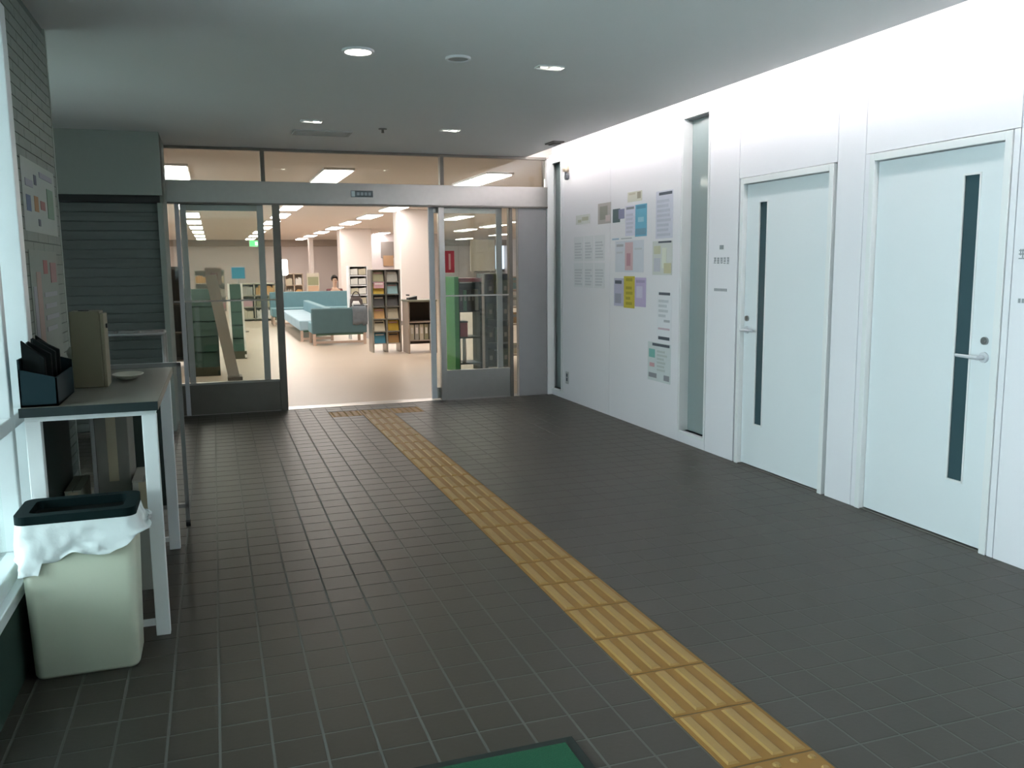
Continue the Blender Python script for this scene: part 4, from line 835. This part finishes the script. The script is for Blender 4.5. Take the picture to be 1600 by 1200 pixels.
# ------------------------------------------------------------------ PEOPLE (small, far away)
def skin(name, chain, edges, m, parent, org, root=0, sub=2):
    me = bpy.data.meshes.new(name); me.from_pydata([Vector(p[:3]) for p in chain], edges, []); me.materials.append(m)
    o = bpy.data.objects.new(name, me); COL.objects.link(o); o.parent = parent
    o.modifiers.new('skin', 'SKIN'); sv = me.skin_vertices[0].data if me.skin_vertices else None
    if sv is None:
        bpy.context.view_layer.objects.active = o; me.skin_vertices.new() if hasattr(me.skin_vertices, 'new') else None; sv = me.skin_vertices[0].data
    for i, p in enumerate(chain): sv[i].radius = (p[3], p[3] if len(p) < 5 else p[4]); sv[i].use_root = (i == root)
    s = o.modifiers.new('sub', 'SUBSURF'); s.levels = sub; s.render_levels = sub
    o.modifiers['skin'].use_smooth_shade = True
    return o
def seated(loc, rz, label, shirt, trouser, hairc, seat=.42):
    t = thing('person', label, 'person', loc); t.rotation_euler = (0, 0, rz); s = seat
    SK = mat('skin_tone', (.50, .33, .24), .6)
    # body in one piece: pelvis, spine, neck, head, arms, legs; faces -y
    ch = [(0,0,s+.11,.13,.11), (0,.02,s+.30,.12,.095), (0,.0,s+.47,.15,.10), (0,-.01,s+.60,.055,.055), (0,-.02,s+.68,.05,.055), (0,-.03,s+.78,.075,.09), (0,-.03,s+.86,.06,.075)]
    ed = [(0,1), (1,2), (2,3), (3,4), (4,5), (5,6)]
    for sx in (-1, 1):
        b = len(ch); ch += [(sx*.19,0,s+.52,.052), (sx*.23,-.04,s+.27,.042), (sx*.16,-.24,s+.19,.032), (sx*.14,-.31,s+.18,.022)]; ed += [(2,b), (b,b+1), (b+1,b+2), (b+2,b+3)]
        h = b+3
        for q in range(4): ch.append((sx*(.155-.018*q), -.375-.01*(1.5-abs(q-1.5)), s+.165, .009)); ed.append((h, len(ch)-1))
        ch.append((sx*.105, -.335, s+.185, .010)); ed.append((h, len(ch)-1))
        b = len(ch); ch += [(sx*.10,-.04,s+.08,.085), (sx*.12,-.42,s+.07,.062), (sx*.12,-.40,.09,.042), (sx*.12,-.52,.035,.035)]; ed += [(0,b), (b,b+1), (b+1,b+2), (b+2,b+3)]
    skin('body', ch, ed, SK, t, loc)
    sh = [(0,0,s+.10,.15,.13), (0,.02,s+.30,.14,.115), (0,0,s+.48,.165,.115), (0,0,s+.565,.075,.07)]; se = [(0,1), (1,2), (2,3)]
    for sx in (-1, 1): b = len(sh); sh += [(sx*.19,0,s+.52,.068), (sx*.23,-.04,s+.27,.056), (sx*.17,-.21,s+.195,.045)]; se += [(2,b), (b,b+1), (b+1,b+2)]
    skin('shirt', sh, se, shirt, t, loc)
    tr = [(0,0,s+.09,.15,.13)]; te = []
    for sx in (-1, 1): b = len(tr); tr += [(sx*.10,-.05,s+.085,.10), (sx*.12,-.42,s+.07,.076), (sx*.12,-.40,.12,.055)]; te += [(0,b), (b,b+1), (b+1,b+2)]
    skin('trousers', tr, te, trouser, t, loc)
    bm = new(); bmesh.ops.create_uvsphere(bm, u_segments=20, v_segments=12, radius=1)
    bmesh.ops.delete(bm, geom=[v for v in bm.verts if v.co.y < -.35 and v.co.z < .45 or v.co.z < -.55], context='VERTS')
    bmesh.ops.transform(bm, matrix=Matrix.Translation((0, -.015, s+.835)) @ Matrix.Diagonal((.092, .108, .112, 1)), verts=bm.verts)
    hh = obj('hair', bm, hairc, None, smooth=True); hh.parent = t
    bm = new()
    for sx in (-1, 1): tube(bm, (sx*.03, -.118, s+.80), (sx*.03, -.108, s+.80), .010, 10)
    hh = obj('eyes', bm, M_BLACK, None); hh.parent = t
    bm = new(); tube(bm, (0, -.135, s+.765), (0, -.105, s+.80), .012, 8, .006); hh = obj('nose', bm, SK, None); hh.parent = t
    bm = new(); box(bm, -.022, .022, -.118, -.10, s+.728, s+.738); hh = obj('mouth', bm, mat('lip', (.4, .15, .13), .5), None); hh.parent = t
    bm = new()
    for sx in (-1, 1): tube(bm, (sx*.085, -.02, s+.79), (sx*.098, -.01, s+.79), .022, 10, .016)
    hh = obj('ears', bm, SK, None); hh.parent = t
    for sx in (-1, 1):
        bm = new(); box(bm, sx*.12-.045, sx*.12+.045, -.60, -.36, 0, .075); hh = obj('shoe', bm, M_BLACK, None, bev=.02); hh.parent = t
    return t
HAIR = mat('dark_hair', (.02, .015, .013), .5)
jk = thing('grey_jacket', 'grey jacket draped over right end of the nearest teal sofa back', 'jacket', (2.52, 15.9, .67))
bm = new(); P_ = [(15.885, .36), (15.868, .44), (15.872, .58), (15.885, .684), (15.94, .70), (16.0, .697), (16.05, .68), (16.055, .55)]
rows_ = []
for y, z in P_: rows_.append([bm.verts.new((2.36+.27*i/8+.012*noise.noise(Vector((z*9, i, 1))), y-.012*abs(noise.noise(Vector((i*1.3, z*5, 0))))*(1 if y < 15.9 else 0), z+(.05*noise.noise(Vector((i*.9, 3, 0))) if z < .4 else 0))) for i in range(9)])
for A, C in zip(rows_, rows_[1:]):
    for i in range(8): bm.faces.new((A[i], A[i+1], C[i+1], C[i]))
o = obj('cloth', bm, mat('grey_cloth', (.14, .16, .18), .85, var=.3, scale=12), jk, smooth=True); sm_ = o.modifiers.new('s', 'SOLIDIFY'); sm_.thickness = .012
bm = new(); tube(bm, (2.40, 16.0, .708), (2.60, 16.0, .708), .014, 8); obj('collar', bm, mat('grey_cloth_dark', (.08, .09, .10), .85), jk)
bg_ = thing('dark_bag', 'dark brown bag on the nearest teal sofa behind the jacket', 'bag', (2.50, 16.3, .41))
bm = new(); loft(bm, [(rrect(2.50, 16.3, .12, .09, .04), .405), (rrect(2.50, 16.3, .13, .10, .04), .55), (rrect(2.50, 16.3, .11, .07, .035), .80), (rrect(2.49, 16.3, .08, .03, .02), .86)], cap1=True); obj('bag_body', bm, mat('dark_brown_leather', (.045, .03, .028), .6), bg_, smooth=True)
bm = new(); hp = [Vector((2.50+.075*math.cos(a), 16.3, .83+.12*math.sin(a))) for a in [PI*i/8 for i in range(9)]]
for p, q in zip(hp, hp[1:]): tube(bm, p, q, .010, 8)
obj('handle', bm, mat('dark_brown_leather', (.04, .03, .03), .6), bg_)
wc = thing('white_cloth', 'small crumpled white cloth lying over the dark bag front', 'cloth', (2.50, 16.2, .7)); bm = new(); loft(bm, [(rrect(2.49, 16.195, .06, .02, .015), .66), (rrect(2.48, 16.195, .08, .020, .018), .72), (rrect(2.48, 16.21, .05, .02, .015), .78)], cap1=True); obj('folds', bm, mat('cloth_white', (.7, .68, .66), .8), wc, smooth=True); bm = new(); box(bm, 2.45, 2.51, 16.17, 16.178, .675, .70); obj('hem', bm, mat('cloth_hem', (.5, .48, .47), .8), wc)
ch_ = thing('reading_stool', 'low dark stool under the distant person beyond the sofas', 'stool', (3.13, 24.2, 0))
B('seat', (2.92, 3.34, 24.0, 24.45, .20, .26), mat('stool_dark', (.10, .05, .05), .6), ch_, bev=.015)
for x in (2.95, 3.31):
    for y in (24.03, 24.42): B('leg', (x-.015, x+.015, y-.015, y+.015, 0, .20), M_BLACK, ch_)
seated((3.13, 24.2, .03), .3, 'distant dark-haired person in dark red seated beyond the sofas', mat('maroon_shirt', (.14, .045, .05), .8), mat('dark_trousers', (.05, .055, .07), .8), HAIR, .22)
